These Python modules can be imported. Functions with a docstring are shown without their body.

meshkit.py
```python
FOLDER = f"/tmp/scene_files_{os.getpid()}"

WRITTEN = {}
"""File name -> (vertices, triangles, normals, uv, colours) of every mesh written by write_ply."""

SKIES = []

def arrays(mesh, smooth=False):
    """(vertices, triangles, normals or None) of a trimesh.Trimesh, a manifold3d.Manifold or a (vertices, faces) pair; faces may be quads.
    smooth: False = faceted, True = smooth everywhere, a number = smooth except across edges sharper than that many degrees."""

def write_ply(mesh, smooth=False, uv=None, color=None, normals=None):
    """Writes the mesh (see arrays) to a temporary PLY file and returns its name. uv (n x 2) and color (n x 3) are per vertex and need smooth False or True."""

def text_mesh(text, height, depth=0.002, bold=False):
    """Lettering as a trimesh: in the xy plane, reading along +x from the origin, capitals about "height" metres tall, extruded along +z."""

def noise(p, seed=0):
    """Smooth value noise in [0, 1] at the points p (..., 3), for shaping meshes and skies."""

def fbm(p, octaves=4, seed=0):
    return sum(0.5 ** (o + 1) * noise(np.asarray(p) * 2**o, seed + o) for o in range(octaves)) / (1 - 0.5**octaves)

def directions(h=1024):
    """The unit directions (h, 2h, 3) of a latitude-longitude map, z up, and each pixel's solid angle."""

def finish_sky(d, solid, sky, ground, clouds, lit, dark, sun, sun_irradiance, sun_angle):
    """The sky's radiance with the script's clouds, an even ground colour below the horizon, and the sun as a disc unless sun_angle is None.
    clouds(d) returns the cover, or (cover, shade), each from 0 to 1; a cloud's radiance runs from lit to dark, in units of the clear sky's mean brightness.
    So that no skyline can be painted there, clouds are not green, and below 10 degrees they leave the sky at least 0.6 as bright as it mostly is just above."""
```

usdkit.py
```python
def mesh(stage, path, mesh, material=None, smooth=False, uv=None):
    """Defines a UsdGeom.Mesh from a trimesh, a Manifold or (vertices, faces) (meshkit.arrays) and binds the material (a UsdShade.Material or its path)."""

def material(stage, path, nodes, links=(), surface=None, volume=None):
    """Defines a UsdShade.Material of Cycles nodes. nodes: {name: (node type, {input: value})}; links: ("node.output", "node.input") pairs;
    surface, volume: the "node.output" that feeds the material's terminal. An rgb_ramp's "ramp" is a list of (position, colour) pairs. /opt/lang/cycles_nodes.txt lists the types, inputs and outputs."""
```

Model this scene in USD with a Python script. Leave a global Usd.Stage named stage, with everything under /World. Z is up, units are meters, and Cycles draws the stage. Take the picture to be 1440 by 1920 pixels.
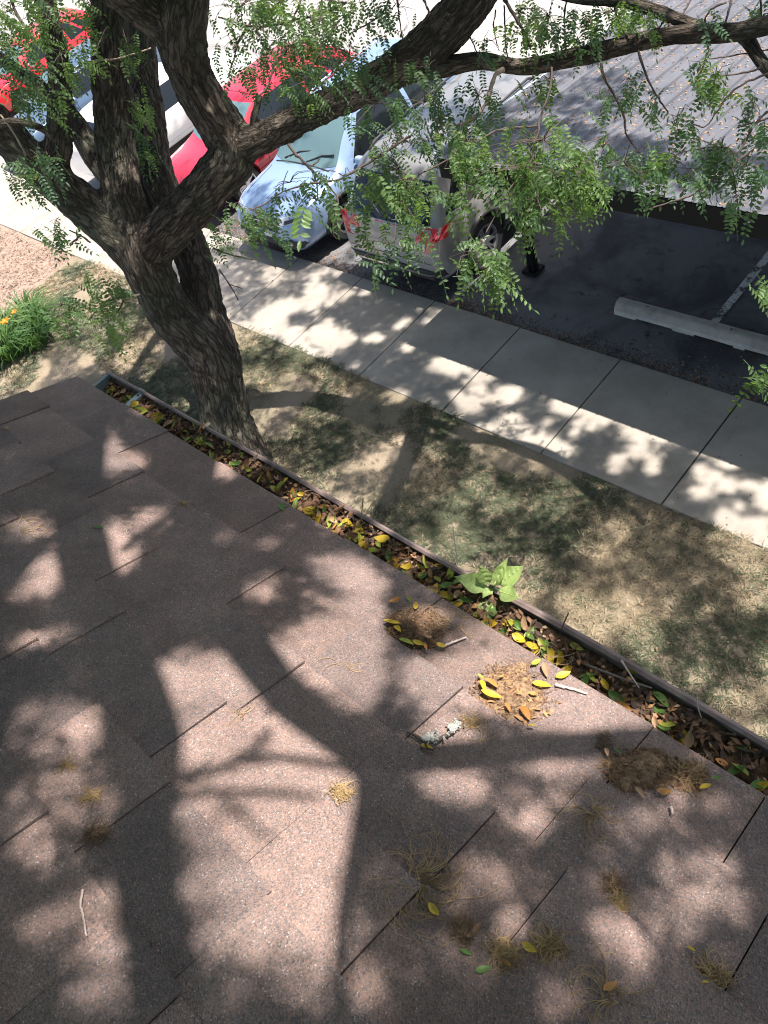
import math, random
import numpy as np, trimesh, manifold3d as m3, usdkit, meshkit
from scipy.interpolate import PchipInterpolator, CubicSpline
from pxr import Usd, UsdGeom, UsdLux, UsdShade, Gf, Sdf, Vt

stage = Usd.Stage.CreateInMemory()
UsdGeom.SetStageUpAxis(stage, 'Z')
UsdGeom.Xform.Define(stage, '/World')
random.seed(11)
rng = np.random.default_rng(11)

# ------------------------------------------------------------------ camera, sky, sun, exposure
R_ = np.array([0.71534134, 0.64135283, -0.27740461])
U_ = np.array([-0.39736369, 0.69990767, 0.59349083])
W_ = np.array([-0.57479463, 0.314318, -0.75552321])
F_ = 1436.3252186           # focal length in pixels of a 1440 x 1920 picture
EYE = np.array([0, 0, 6.8])
cam = UsdGeom.Camera.Define(stage, '/World/camera')
cam.CreateFocalLengthAttr(24.0)
cam.CreateHorizontalApertureAttr(24.0 * 1440 / F_)
cam.CreateVerticalApertureAttr(24.0 * 1920 / F_)
cam.CreateClippingRangeAttr((0.05, 500.0))
cam.CreateExposureAttr(1.4)
M = Gf.Matrix4d(*R_, 0, *U_, 0, *(-W_), 0, *EYE, 1)
cam.AddTransformOp().Set(M)

SUN = np.array([0.24, 0.33, 1.0]); SUN /= np.linalg.norm(SUN)
ELEV = math.asin(SUN[2]); ROT = math.atan2(SUN[0], SUN[1])
dome = UsdLux.DomeLight.Define(stage, '/World/sky')
sky_m = usdkit.material(stage, '/World/Looks/sky_look', {
    'sky': ('sky_texture', {'sky_type': 'single_scattering', 'sun_disc': False, 'aerosol_density': 2.5, 'sun_elevation': ELEV, 'sun_rotation': ROT}),
    'bg': ('background_shader', {'strength': 0.075})}, [('sky.color', 'bg.color')], surface='bg.background')
UsdShade.MaterialBindingAPI.Apply(dome.GetPrim()).Bind(sky_m)
dome.GetPrim().SetCustomDataByKey('kind', 'structure')
sun = UsdLux.DistantLight.Define(stage, '/World/sun')
sun.CreateNormalizeAttr(True); sun.CreateIntensityAttr(1.15); sun.CreateAngleAttr(0.53)
sun.CreateColorAttr(Gf.Vec3f(1.0, 0.93, 0.86))
zz = SUN; xx = np.cross([0, 0, 1], zz); xx /= np.linalg.norm(xx); yy = np.cross(zz, xx)
sun.AddTransformOp().Set(Gf.Matrix4d(*xx, 0, *yy, 0, *zz, 0, 0, 0, 30, 1))

# ------------------------------------------------------------------ helpers
def ray(px, py):
    return (R_ * (px - 720) - U_ * (py - 960)) / F_ + W_
def at(px, py, D):
    return EYE + ray(px, py) * D
def onz(px, py, z=0.0):
    d = ray(px, py); return EYE + d * ((z - EYE[2]) / d[2])
def project(P):
    q = np.asarray(P, float) - EYE
    d = q @ W_; d = np.where(np.abs(d) < 1e-6, 1e-6, d)
    return 720 + F_ * (q @ R_) / d, 960 - F_ * (q @ U_) / d, d
EAVE_Y, EAVE_Z, PITCH = 0.58, 5.05, math.radians(24.0)
TP, CP, SP = math.tan(PITCH), math.cos(PITCH), math.sin(PITCH)
def roofpt(px, py, lift=0.0):
    d = ray(px, py)
    s = (EAVE_Z + EAVE_Y * TP - EYE[2]) / (d[2] + TP * d[1])
    return EYE + d * s + np.array([0, SP, CP]) * lift
def roof_ul(x, up, n=0.0):          # point on the roof: x along the eave, up the slope, n off it
    return np.array([x, EAVE_Y - CP * up + SP * n, EAVE_Z + SP * up + CP * n])

used = {}
def pname(parent, name):
    k = (parent, name); i = used.get(k, 0); used[k] = i + 1
    return f'{parent}/{name}' if i == 0 else f'{parent}/{name}_{i:03d}'
def path_of(p):
    return p if isinstance(p, str) else str(p.GetPath())
def tag(p, label=None, cat=None, group=None, kind=None):
    p = p.GetPrim() if hasattr(p, 'GetPrim') else p
    for k, v in (('label', label), ('category', cat), ('group', group), ('kind', kind)):
        if v: p.SetCustomDataByKey(k, v)
    return p
def put(name, mesh, mat, parent='/World', smooth=False, **kw):
    m = usdkit.mesh(stage, pname(path_of(parent), name), mesh, mat, smooth=smooth)
    return tag(m, **kw)
def thing(name, label=None, cat=None, loc=None, rz=0, group=None, kind=None, parent='/World'):
    x = UsdGeom.Xform.Define(stage, pname(path_of(parent), name))
    if loc is not None:
        x.AddTranslateOp().Set(Gf.Vec3d(*map(float, loc)))
        if rz: x.AddRotateZOp().Set(float(math.degrees(rz)))
    return tag(x, label, cat, group, kind)
def cat_(ms):
    return trimesh.util.concatenate([m for m in ms])
def box(cx, cy, cz, sx, sy, sz, rz=0):
    b = trimesh.creation.box((sx, sy, sz))
    if rz: b.apply_transform(trimesh.transformations.rotation_matrix(rz, [0, 0, 1]))
    b.apply_translation((cx, cy, cz)); return b
def tomesh(man):
    q = man.to_mesh(); return trimesh.Trimesh(q.vert_properties[:, :3], q.tri_verts, process=False)
def rbox(sx, sy, sz, r=0.01, seg=8):
    r = min(r, sx / 2.01, sy / 2.01, sz / 2.01)
    ps = [m3.Manifold.sphere(r, seg).translate([i * (sx / 2 - r), j * (sy / 2 - r), k * (sz / 2 - r)]) for i in (-1, 1) for j in (-1, 1) for k in (-1, 1)]
    return tomesh(m3.Manifold.batch_hull(ps))
def prism(poly, axis_from, axis_to, plane='yz'):
    """a polygon in the yz plane drawn out along x"""
    cs = m3.CrossSection([np.array(poly)])
    m = tomesh(cs.extrude(axis_to - axis_from))
    v = np.array(m.vertices)
    m.vertices = np.stack([v[:, 2] + axis_from, v[:, 0], v[:, 1]], 1)
    return m
def spline(P, n):
    P = np.asarray(P, float); t = np.concatenate([[0], np.cumsum(np.linalg.norm(np.diff(P[:, :3], axis=0), axis=1))])
    if len(P) == 2: return np.stack([np.interp(np.linspace(0, t[-1], n), t, c) for c in P.T], 1)
    return PchipInterpolator(t, P)(np.linspace(0, t[-1], n)) if False else CubicSpline(t, P)(np.linspace(0, t[-1], n))
def tube(P, r, sides=6, cap=True):
    P = np.asarray(P, float); n = len(P); r = np.broadcast_to(r, (n,))
    T = np.gradient(P, axis=0); T /= np.linalg.norm(T, axis=1, keepdims=True) + 1e-12
    a = np.cross(T[0], [0, 0, 1] if abs(T[0][2]) < .9 else [1, 0, 0]); a /= np.linalg.norm(a)
    V = []
    for i in range(n):
        a = a - T[i] * (a @ T[i]); a /= np.linalg.norm(a); b = np.cross(T[i], a)
        g = np.arange(sides) * 2 * np.pi / sides
        V.append(P[i] + r[i] * (np.cos(g)[:, None] * a + np.sin(g)[:, None] * b))
    V = np.vstack(V); Fc = []
    for i in range(n - 1):
        for k in range(sides):
            q = [i * sides + k, i * sides + (k + 1) % sides, (i + 1) * sides + (k + 1) % sides, (i + 1) * sides + k]
            Fc += [[q[0], q[1], q[2]], [q[0], q[2], q[3]]]
    if cap:
        V = np.vstack([V, P[0], P[-1]]); c0, c1 = len(V) - 2, len(V) - 1
        for k in range(sides):
            Fc += [[c0, (k + 1) % sides, k], [c1, (n - 1) * sides + k, (n - 1) * sides + (k + 1) % sides]]
    return trimesh.Trimesh(V, np.array(Fc), process=False)

# ------------------------------------------------------------------ materials
def mat(name, nodes, links, surface='p.BSDF'):
    return usdkit.material(stage, '/World/Looks/' + name, nodes, links, surface=surface)
def plain(name, col, rough=0.6, metal=0.0, spec=0.5, coat=0.0, var=0.0, vscale=6.0):
    n = {'p': ('principled_bsdf', {'base_color': col, 'roughness': rough, 'metallic': metal, 'specular_ior_level': spec, 'coat_weight': coat})}
    l = []
    if var:
        n['g'] = ('geometry', {}); n['n'] = ('noise_texture', {'scale': vscale, 'detail': 5.0, 'roughness': 0.6})
        n['r'] = ('rgb_ramp', {'ramp': [(0.3, tuple(c * (1 - var) for c in col)), (0.7, tuple(min(1, c * (1 + var)) for c in col))]})
        l = [('g.position', 'n.vector'), ('n.fac', 'r.fac'), ('r.color', 'p.base_color')]
    return mat(name, n, l)
def ramp(*s): return {'ramp': list(s)}

def shingle_mat(name, tone):
    t = np.array(tone)
    sp = [(0.0, tuple(t * .35)), (.22, tuple(t * .75)), (.5, tuple(t * np.array([1.12, .95, .88]))), (.68, tuple(t * np.array([1.55, 1.15, .95]))), (.8, tuple(t * 1.0)), (.9, tuple(t * np.array([1.5, 1.5, 1.6]))), (.97, tuple(t * 3.0)), (1, tuple(t * 3.9))]
    return mat(name, {
        'g': ('geometry', {}),
        'v': ('voronoi_texture', {'scale': 330.0}), 's': ('separate_color', {}),
        'v2': ('voronoi_texture', {'scale': 720.0}), 's2': ('separate_color', {}),
        'av': ('math', {'math_type': 'multiply_add', 'value2': 0.66, 'value3': 0.0}), 'av2': ('math', {'math_type': 'multiply_add', 'value2': 0.34}),
        'r': ('rgb_ramp', {**ramp(*sp), 'interpolate': True}),
        'n': ('noise_texture', {'scale': 7.0, 'detail': 6.0, 'roughness': 0.65}), 'nr': ('rgb_ramp', ramp((.3, (.72, .70, .70)), (.7, (1.2, 1.2, 1.2)))),
        'm': ('mix_color', {'blend_type': 'multiply', 'fac': 1.0, 'use_clamp': False}),
        'b': ('bump', {'strength': 0.55, 'distance': 0.003}),
        'p': ('principled_bsdf', {'roughness': 0.75, 'specular_ior_level': 0.55})},
        [('g.position', 'v.vector'), ('g.position', 'v2.vector'), ('g.position', 'n.vector'), ('v.color', 's.color'), ('v2.color', 's2.color'),
         ('s.r', 'av.value1'), ('s2.g', 'av2.value1'), ('av.value', 'av2.value3'), ('av2.value', 'r.fac'),
         ('n.fac', 'nr.fac'), ('r.color', 'm.a'), ('nr.color', 'm.b'), ('m.result', 'p.base_color'),
         ('v.distance', 'b.height'), ('b.normal', 'p.normal')])
SHING = [shingle_mat('shingle_%d' % i, t) for i, t in enumerate([(.162, .135, .128), (.134, .114, .111), (.186, .151, .141), (.148, .119, .109)])]

def bark_mat(name, hi, lo, moss):
    hi, lo = np.array(hi), np.array(lo)
    return mat(name, {
        'a': ('attribute', {'attribute': 'bark'}), 'mp': ('mapping', {'scale': (15.0, 15.0, 3.6)}), 'mp2': ('mapping', {'scale': (40.0, 40.0, 14.0)}),
        'w': ('noise_texture', {'scale': .8, 'detail': 5.0, 'roughness': .6}), 'wd': ('vector_math', {'math_type': 'multiply_add', 'vector2': (3.0, 3.0, 2.2)}),
        'v': ('voronoi_texture', {'scale': 1.0, 'feature': 'distance_to_edge'}), 'vc': ('voronoi_texture', {'scale': 1.0, 'feature': 'f1'}), 'sc': ('separate_color', {}),
        'n': ('noise_texture', {'scale': 1.0, 'detail': 8.0, 'roughness': 0.68}), 'n2': ('noise_texture', {'scale': 1.0, 'detail': 6.0, 'roughness': .7}), 'g': ('geometry', {}), 'n3': ('noise_texture', {'scale': 1.7, 'detail': 4.0}),
        'cr': ('map_range', {'from_min': 0.0, 'from_max': .15, 'to_min': 0.4, 'to_max': 1.0, 'clamp': True}),
        'r': ('rgb_ramp', ramp((.3, tuple(lo * 1.3)), (.5, tuple(lo * .4 + hi * .5)), (.66, tuple(hi)), (.82, tuple(hi * 1.7)))),
        'tone': ('map_range', {'from_min': 0, 'from_max': 1, 'to_min': -.12, 'to_max': .13}), 'nt': ('math', {'math_type': 'add'}),
        'mr': ('rgb_ramp', ramp((.46, (0, 0, 0)), (.62, (.8, .8, .8)))), 'mm': ('mix_color', {'b': moss}), 'ck': ('mix_color', {'a': tuple(lo * .55)}),
        'h1': ('math', {'math_type': 'multiply_add', 'value2': .9}), 'h2': ('math', {'math_type': 'multiply_add', 'value2': .55}), 'h3': ('math', {'math_type': 'multiply_add', 'value2': .5}), 'b': ('bump', {'strength': 1.0, 'distance': 0.04}),
        'p': ('principled_bsdf', {'roughness': 0.92, 'specular_ior_level': 0.12})},
        [('a.vector', 'mp.vector'), ('a.vector', 'mp2.vector'), ('mp.vector', 'w.vector'), ('w.color', 'wd.vector1'), ('mp.vector', 'wd.vector3'), ('wd.vector', 'v.vector'), ('wd.vector', 'vc.vector'), ('mp.vector', 'n.vector'), ('mp2.vector', 'n2.vector'),
         ('g.position', 'n3.vector'), ('v.distance', 'cr.value'), ('vc.color', 'sc.color'), ('sc.r', 'tone.value'), ('n2.fac', 'nt.value1'), ('tone.result', 'nt.value2'), ('nt.value', 'r.fac'), ('n3.fac', 'mr.fac'), ('r.color', 'mm.a'), ('mr.color', 'mm.fac'), ('mm.result', 'ck.b'), ('cr.result', 'ck.fac'), ('ck.result', 'p.base_color'),
         ('cr.result', 'h1.value1'), ('n.fac', 'h1.value3'), ('n2.fac', 'h2.value1'), ('h1.value', 'h2.value3'), ('sc.r', 'h3.value1'), ('h2.value', 'h3.value3'), ('h3.value', 'b.height'), ('b.normal', 'p.normal')])
BARK = bark_mat('bark', (.155, .13, .105), (.042, .034, .029), (.078, .083, .062))
TWIG = plain('twig_bark', (.07, .05, .042), .85, var=.35, vscale=30)
TWIGL = plain('pale_twig', (.24, .19, .15), .85, var=.3, vscale=30)

def leaf_mat(name, col, trans, rough=.5, tf=.36):
    return mat(name, {'o': ('object_info', {}), 'g': ('geometry', {}), 'n': ('noise_texture', {'scale': 26.0, 'detail': 2.0}),
        'h': ('hsv', {'color': col}), 'h2': ('hsv', {'color': trans}), 'mr': ('map_range', {'from_min': .25, 'from_max': .75, 'to_min': .72, 'to_max': 1.28}),
        'p': ('principled_bsdf', {'roughness': rough, 'specular_ior_level': .45}), 't': ('translucent_bsdf', {}), 'mx': ('mix_closure', {'fac': tf})},
        [('g.position', 'n.vector'), ('n.fac', 'mr.value'), ('mr.result', 'h.value'), ('mr.result', 'h2.value'), ('h.color', 'p.base_color'), ('h2.color', 't.color'), ('p.BSDF', 'mx.closure1'), ('t.BSDF', 'mx.closure2')], surface='mx.closure')
GREEN = [leaf_mat('leaf_green', (.055, .105, .035), (.16, .30, .05)), leaf_mat('leaf_bluegreen', (.05, .10, .05), (.11, .24, .06)), leaf_mat('leaf_light', (.085, .15, .045), (.24, .40, .07))]
FALLEN = {'yellow': leaf_mat('fallen_yellow', (.52, .36, .03), (.40, .28, .03), .5, .15), 'yellowgreen': leaf_mat('fallen_yellowgreen', (.30, .34, .05), (.28, .34, .05), .5, .2),
          'green': leaf_mat('fallen_green', (.10, .19, .04), (.14, .28, .05), .5, .2), 'orange': leaf_mat('fallen_orange', (.45, .21, .055), (.3, .14, .03), .6, .12),
          'brown': leaf_mat('fallen_brown', (.21, .115, .06), (.1, .06, .03), .7, .08), 'tan': leaf_mat('fallen_tan', (.38, .24, .14), (.2, .12, .06), .7, .08)}

def soil_mat(name, a, b, c, scale):
    return mat(name, {'g': ('geometry', {}), 'v': ('voronoi_texture', {'scale': scale}), 's': ('separate_color', {}), 'n': ('noise_texture', {'scale': scale * .12, 'detail': 8.0, 'roughness': .7}),
        'ad': ('math', {'math_type': 'multiply_add', 'value2': .45}), 'r': ('rgb_ramp', ramp((.25, a), (.5, b), (.85, c))), 'b': ('bump', {'strength': 1.0, 'distance': .008}),
        'p': ('principled_bsdf', {'roughness': .95, 'specular_ior_level': .15})},
        [('g.position', 'v.vector'), ('g.position', 'n.vector'), ('v.color', 's.color'), ('s.r', 'ad.value1'), ('n.fac', 'ad.value3'), ('ad.value', 'r.fac'), ('r.color', 'p.base_color'), ('ad.value', 'b.height'), ('b.normal', 'p.normal')])
SOIL = soil_mat('gutter_soil', (.018, .012, .009), (.055, .034, .022), (.13, .08, .05), 160)
DIRT = soil_mat('roof_dirt', (.05, .033, .02), (.17, .11, .065), (.30, .20, .12), 210)
MULCH = soil_mat('mulch_ground', (.075, .050, .038), (.18, .125, .098), (.29, .215, .17), 26)
STRAW = plain('dry_straw', (.31, .21, .10), .8, var=.35, vscale=40)
STRAWD = plain('brown_straw', (.15, .095, .055), .85, var=.4, vscale=40)

# ------------------------------------------------------------------ ground, lawn, pavement, asphalt
SW0, SW1 = 4.42, 6.12           # sidewalk edges
LAWN = mat('lawn', {'g': ('geometry', {}), 'n': ('noise_texture', {'scale': 1.15, 'detail': 6.0, 'roughness': .62}), 'n2': ('noise_texture', {'scale': 34.0, 'detail': 6.0, 'roughness': .7}),
    'a': ('math', {'math_type': 'multiply_add', 'value2': .5}), 'r': ('rgb_ramp', ramp((.46, (.10, .10, .066)), (.57, (.15, .138, .092)), (.68, (.23, .195, .135)), (.86, (.31, .25, .185)))),
    'b': ('bump', {'strength': 1.0, 'distance': .03}), 'p': ('principled_bsdf', {'roughness': .95, 'specular_ior_level': .1})},
    [('g.position', 'n.vector'), ('g.position', 'n2.vector'), ('n2.fac', 'a.value1'), ('n.fac', 'a.value3'), ('a.value', 'r.fac'), ('r.color', 'p.base_color'), ('n2.fac', 'b.height'), ('b.normal', 'p.normal')])
CONC = mat('sidewalk_concrete', {'g': ('geometry', {}), 'n': ('noise_texture', {'scale': 1.2, 'detail': 8.0, 'roughness': .65}), 'n2': ('noise_texture', {'scale': 90.0, 'detail': 4.0, 'roughness': .7}),
    'a': ('math', {'math_type': 'multiply_add', 'value2': .35}), 'r': ('rgb_ramp', ramp((.45, (.215, .192, .165)), (.66, (.30, .272, .236)), (.85, (.37, .335, .295)))),
    'v': ('voronoi_texture', {'scale': 7.0}), 'vr': ('rgb_ramp', ramp((0, (.35, .33, .3)), (.05, (1, 1, 1)), (1, (1, 1, 1)))), 'm': ('mix_color', {'blend_type': 'multiply', 'fac': .7}),
    'b': ('bump', {'strength': .35, 'distance': .004}), 'p': ('principled_bsdf', {'roughness': .88, 'specular_ior_level': .25})},
    [('g.position', 'n.vector'), ('g.position', 'n2.vector'), ('g.position', 'v.vector'), ('n2.fac', 'a.value1'), ('n.fac', 'a.value3'), ('a.value', 'r.fac'), ('v.distance', 'vr.fac'), ('r.color', 'm.a'), ('vr.color', 'm.b'), ('m.result', 'p.base_color'), ('n2.fac', 'b.height'), ('b.normal', 'p.normal')])
ASPH = mat('asphalt', {'g': ('geometry', {}), 'n': ('noise_texture', {'scale': 1.0, 'detail': 7.0, 'roughness': .62, 'distortion': .5}), 'n2': ('noise_texture', {'scale': 120.0, 'detail': 4.0}),
    'a': ('math', {'math_type': 'multiply_add', 'value2': .3}), 'r': ('rgb_ramp', ramp((.42, (.040, .036, .037)), (.56, (.068, .068, .074)), (.72, (.150, .150, .158)))),
    'v': ('noise_texture', {'scale': 5.0, 'detail': 6.0, 'roughness': .7}), 'vr': ('rgb_ramp', ramp((.58, (0, 0, 0)), (.70, (1, 1, 1)))), 'm': ('mix_color', {'b': (.045, .026, .018)}),
    'b': ('bump', {'strength': .4, 'distance': .006}), 'p': ('principled_bsdf', {'roughness': .72, 'specular_ior_level': .4})},
    [('g.position', 'n.vector'), ('g.position', 'n2.vector'), ('g.position', 'v.vector'), ('n2.fac', 'a.value1'), ('n.fac', 'a.value3'), ('a.value', 'r.fac'), ('v.fac', 'vr.fac'), ('r.color', 'm.a'), ('vr.color', 'm.fac'), ('m.result', 'p.base_color'), ('n2.fac', 'b.height'), ('b.normal', 'p.normal')])
LOTC = plain('pale_lot', (.34, .32, .30), .9, var=.15, vscale=1.5)
PAINT = mat('road_paint', {'g': ('geometry', {}), 'n': ('noise_texture', {'scale': 9.0, 'detail': 8.0, 'roughness': .75}), 'r': ('rgb_ramp', ramp((.42, (.08, .08, .085)), (.50, (.62, .62, .60)), (.8, (.72, .72, .70)))), 'p': ('principled_bsdf', {'roughness': .75})},
    [('g.position', 'n.vector'), ('n.fac', 'r.fac'), ('r.color', 'p.base_color')])

def sheet(x0, x1, y0, y1, z, nx=1, ny=1, amp=0.0, sc=1.0, seed=0):
    xs, ys = np.linspace(x0, x1, nx + 1), np.linspace(y0, y1, ny + 1)
    X, Y = np.meshgrid(xs, ys, indexing='ij'); Z = np.full_like(X, z)
    if amp: Z = Z + amp * (meshkit.fbm(np.stack([X * sc, Y * sc, 0 * X], -1), 4, seed) - .5) * 2
    V = np.stack([X, Y, Z], -1).reshape(-1, 3); i, j = np.meshgrid(np.arange(nx), np.arange(ny), indexing='ij')
    a = (i * (ny + 1) + j).ravel(); q = np.stack([a, a + ny + 1, a + ny + 2, a + 1], 1)
    return trimesh.Trimesh(V, np.vstack([q[:, [0, 1, 2]], q[:, [0, 2, 3]]]), process=False)
put('ground', sheet(-150, 150, -150, 150, -.14), LOTC, kind='structure')
put('lawn', sheet(-15.2, 4, -1.5, SW0 - .005, .0, 260, 90, .022, 1.6), LAWN, smooth=True, kind='structure')
put('mulch_bed', sheet(-45, -15.2, -3, SW0 - .005, -.01, 200, 50, .03, 2.2, 5), MULCH, smooth=True, kind='structure')
put('parking_lot', sheet(-15.0, 30, SW1 + .006, 12.4, -.05, 150, 40, .006, .8), ASPH, smooth=True, kind='structure')
put('driveway', sheet(-60, -15.0, SW1 + .006, 12.4, -.052), plain('worn_asphalt', (.22, .215, .21), .85, var=.2, vscale=1.2), kind='structure')
put('parking_aisle', sheet(-60, 30, 12.4, 30, -.054), plain('aisle_asphalt', (.30, .285, .27), .9, var=.15, vscale=.8), kind='structure')
walk = thing('sidewalk', kind='structure')
JX = -8.595; JS = 1.51
for k in range(-22, 8):
    x0 = JX + k * JS
    b = rbox(JS - .016, SW1 - SW0, .12, .012, 8); b.apply_transform(trimesh.transformations.rotation_matrix(rng.normal(0, .0016), [0, 1, 0]))
    b.apply_translation((x0 + JS / 2, (SW0 + SW1) / 2, .015 - .06 + rng.normal(0, .002))); put('slab', b, CONC, walk)
put('joint_filler', box(-14, (SW0 + SW1) / 2, -.05, 46, SW1 - SW0 - .02, .08), plain('joint_dirt', (.03, .025, .02), .95), walk)

# wheel stop and parking line
STOPM = mat('stop_concrete', {'g': ('geometry', {}), 'n': ('noise_texture', {'scale': 4.0, 'detail': 8.0, 'roughness': .7}), 'r': ('rgb_ramp', ramp((.35, (.30, .28, .24)), (.55, (.45, .43, .39)), (.75, (.54, .52, .48)))), 'p': ('principled_bsdf', {'roughness': .9}), 'b': ('bump', {'strength': .4, 'distance': .004})},
    [('g.position', 'n.vector'), ('n.fac', 'r.fac'), ('r.color', 'p.base_color'), ('n.fac', 'b.height'), ('b.normal', 'p.normal')])
st = thing('wheel_stop', 'long pale concrete wheel stop lying on the dark asphalt beside the sidewalk', 'wheel stop', (-4.62, 6.98, -.05))
pr = [(-.11, 0), (.11, 0), (.11, .06), (.085, .125), (.055, .155), (.025, .165), (-.025, .165), (-.055, .155), (-.085, .125), (-.11, .06)]
mm = m3.CrossSection([np.array(pr)]).extrude(2.3).refine_to_length(.05)
for xx0 in (.34, 1.12, 1.75):
    mm = mm - m3.Manifold.cube([.42 if xx0 < 1 else .5, .05, .5], True).translate([-.12, .0, xx0 + .22])
sm = tomesh(mm); v = np.array(sm.vertices); v = np.stack([v[:, 2], v[:, 0], v[:, 1]], 1)
v += (meshkit.fbm(v * 22, 3, 2)[:, None] - .5) * .012; sm.vertices = v; sm.vertices[:, 2] = np.maximum(sm.vertices[:, 2], 0)
put('concrete_block', sm, STOPM, st, smooth=35)
for xh in (.42, 1.5): put('spike_hole', trimesh.creation.cylinder(.014, .01, sections=10).apply_translation((xh, 0, .161)), plain('rust_hole', (.06, .03, .02), .9), st)
for (x, y0, y1, w) in ((-3.43, 7.17, 12.0, .10),):
    put('parking_line', sheet(x - w / 2, x + w / 2, y0, y1, -.0435, 4, 90, .0022, 9), PAINT, label='worn white painted parking line running away from the wheel stop', cat='parking line')
for i, x in enumerate((-9.1, -12.0, -14.85)):
    put('parking_line', sheet(x - .05, x + .05, 6.75, 12.0, -.0435, 2, 20, .001), PAINT, label=('white parking line between the silver and the pale blue vehicle', 'white parking line between the pale blue and the red car', 'white parking line between the red and the white car')[i], cat='parking line')

# ------------------------------------------------------------------ house: roof with its shingles, fascia, wall, gutter
house = thing('house', 'brown shingled house roof with a leaf-filled gutter, seen from above', 'house')
FASC = plain('brown_fascia', (.055, .04, .036), .6)
XL, XR = -3.005, 1.2
roof = thing('roof', parent=house)
def slopebox(x0, x1, u0, u1, n00, n01, nb):   # n at the butt, n at the upper end, underside
    c = [roof_ul(x, u, n) for x in (x0, x1) for (u, n) in ((u0, n00), (u1, n01), (u1, nb), (u0, nb))]
    f = [[0, 1, 5], [0, 5, 4], [3, 7, 6], [3, 6, 2], [0, 4, 7], [0, 7, 3], [1, 2, 6], [1, 6, 5], [0, 3, 2], [0, 2, 1], [4, 5, 6], [4, 6, 7]]
    m = trimesh.Trimesh(np.array(c), np.array(f), process=False); m.fix_normals(); return m
put('roof_deck', slopebox(XL + .02, XR, .012, 3.4, -.004, -.004, -.05), plain('roof_felt', (.012, .011, .011), .9), roof)
EX = .208
tabs = {0: [-2.64, -2.31, -1.99, -1.615, -1.36, -.98, -.66, -.36, -.11, .24, .55, .9], 1: [-2.81, -2.44, -2.12, -1.77, -1.38, -1.06, -.735, -.39, -.01, .33, .7, 1.0],
        2: [-2.62, -2.33, -2.02, -1.715, -1.325, -1.06, -.755, -.48, -.31, .06, .4, .75], 3: [-2.8, -2.45, -2.15, -1.845, -1.535, -1.15, -1.09, -.75, -.48, -.1, .25, .6, .95],
        4: [-2.6, -2.25, -1.9, -1.595, -1.30, -1.0, -.67, -.33, .02, .35, .7], 5: [-2.5, -2.1, -1.75, -1.45, -1.11, -.805, -.64, -.3, .05, .4, .8]}
for k in range(0, 13):
    e = tabs.get(k) or list(np.arange(XL + .2 + .3 * rng.random(), XR, .33) + rng.normal(0, .03, len(np.arange(XL + .2, XR, .33)))[:1])
    if k > 5: e = sorted(np.arange(XL + .15 + .17 * (k % 2), XR - .1, .33) + rng.normal(0, .03))if False else [XL + .15 + .17 * (k % 2) + .33 * i + .05 * rng.random() for i in range(12)]
    e = [XL] + [x for x in e if XL + .05 < x < XR - .05] + [XR]
    for i, (a, b) in enumerate(zip(e[:-1], e[1:])):
        hi = .006 if (i + k) % 2 else 0.0
        gl = rng.uniform(.0020, .0034)
        db = (0, 0, .006, .012)[rng.integers(4)] if k else 0
        lift = .0125 + hi + abs(rng.normal(0, .0012))
        put('shingle', slopebox(a + gl / 2, b - gl / 2, k * EX + db, (k + 1) * EX + .035, lift, .0035 + .3 * hi, .0), SHING[rng.integers(4)], roof)
put('fascia', box((XL + XR) / 2, .543, 4.93, XR - XL - .1, .022, .2), FASC, house)
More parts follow.
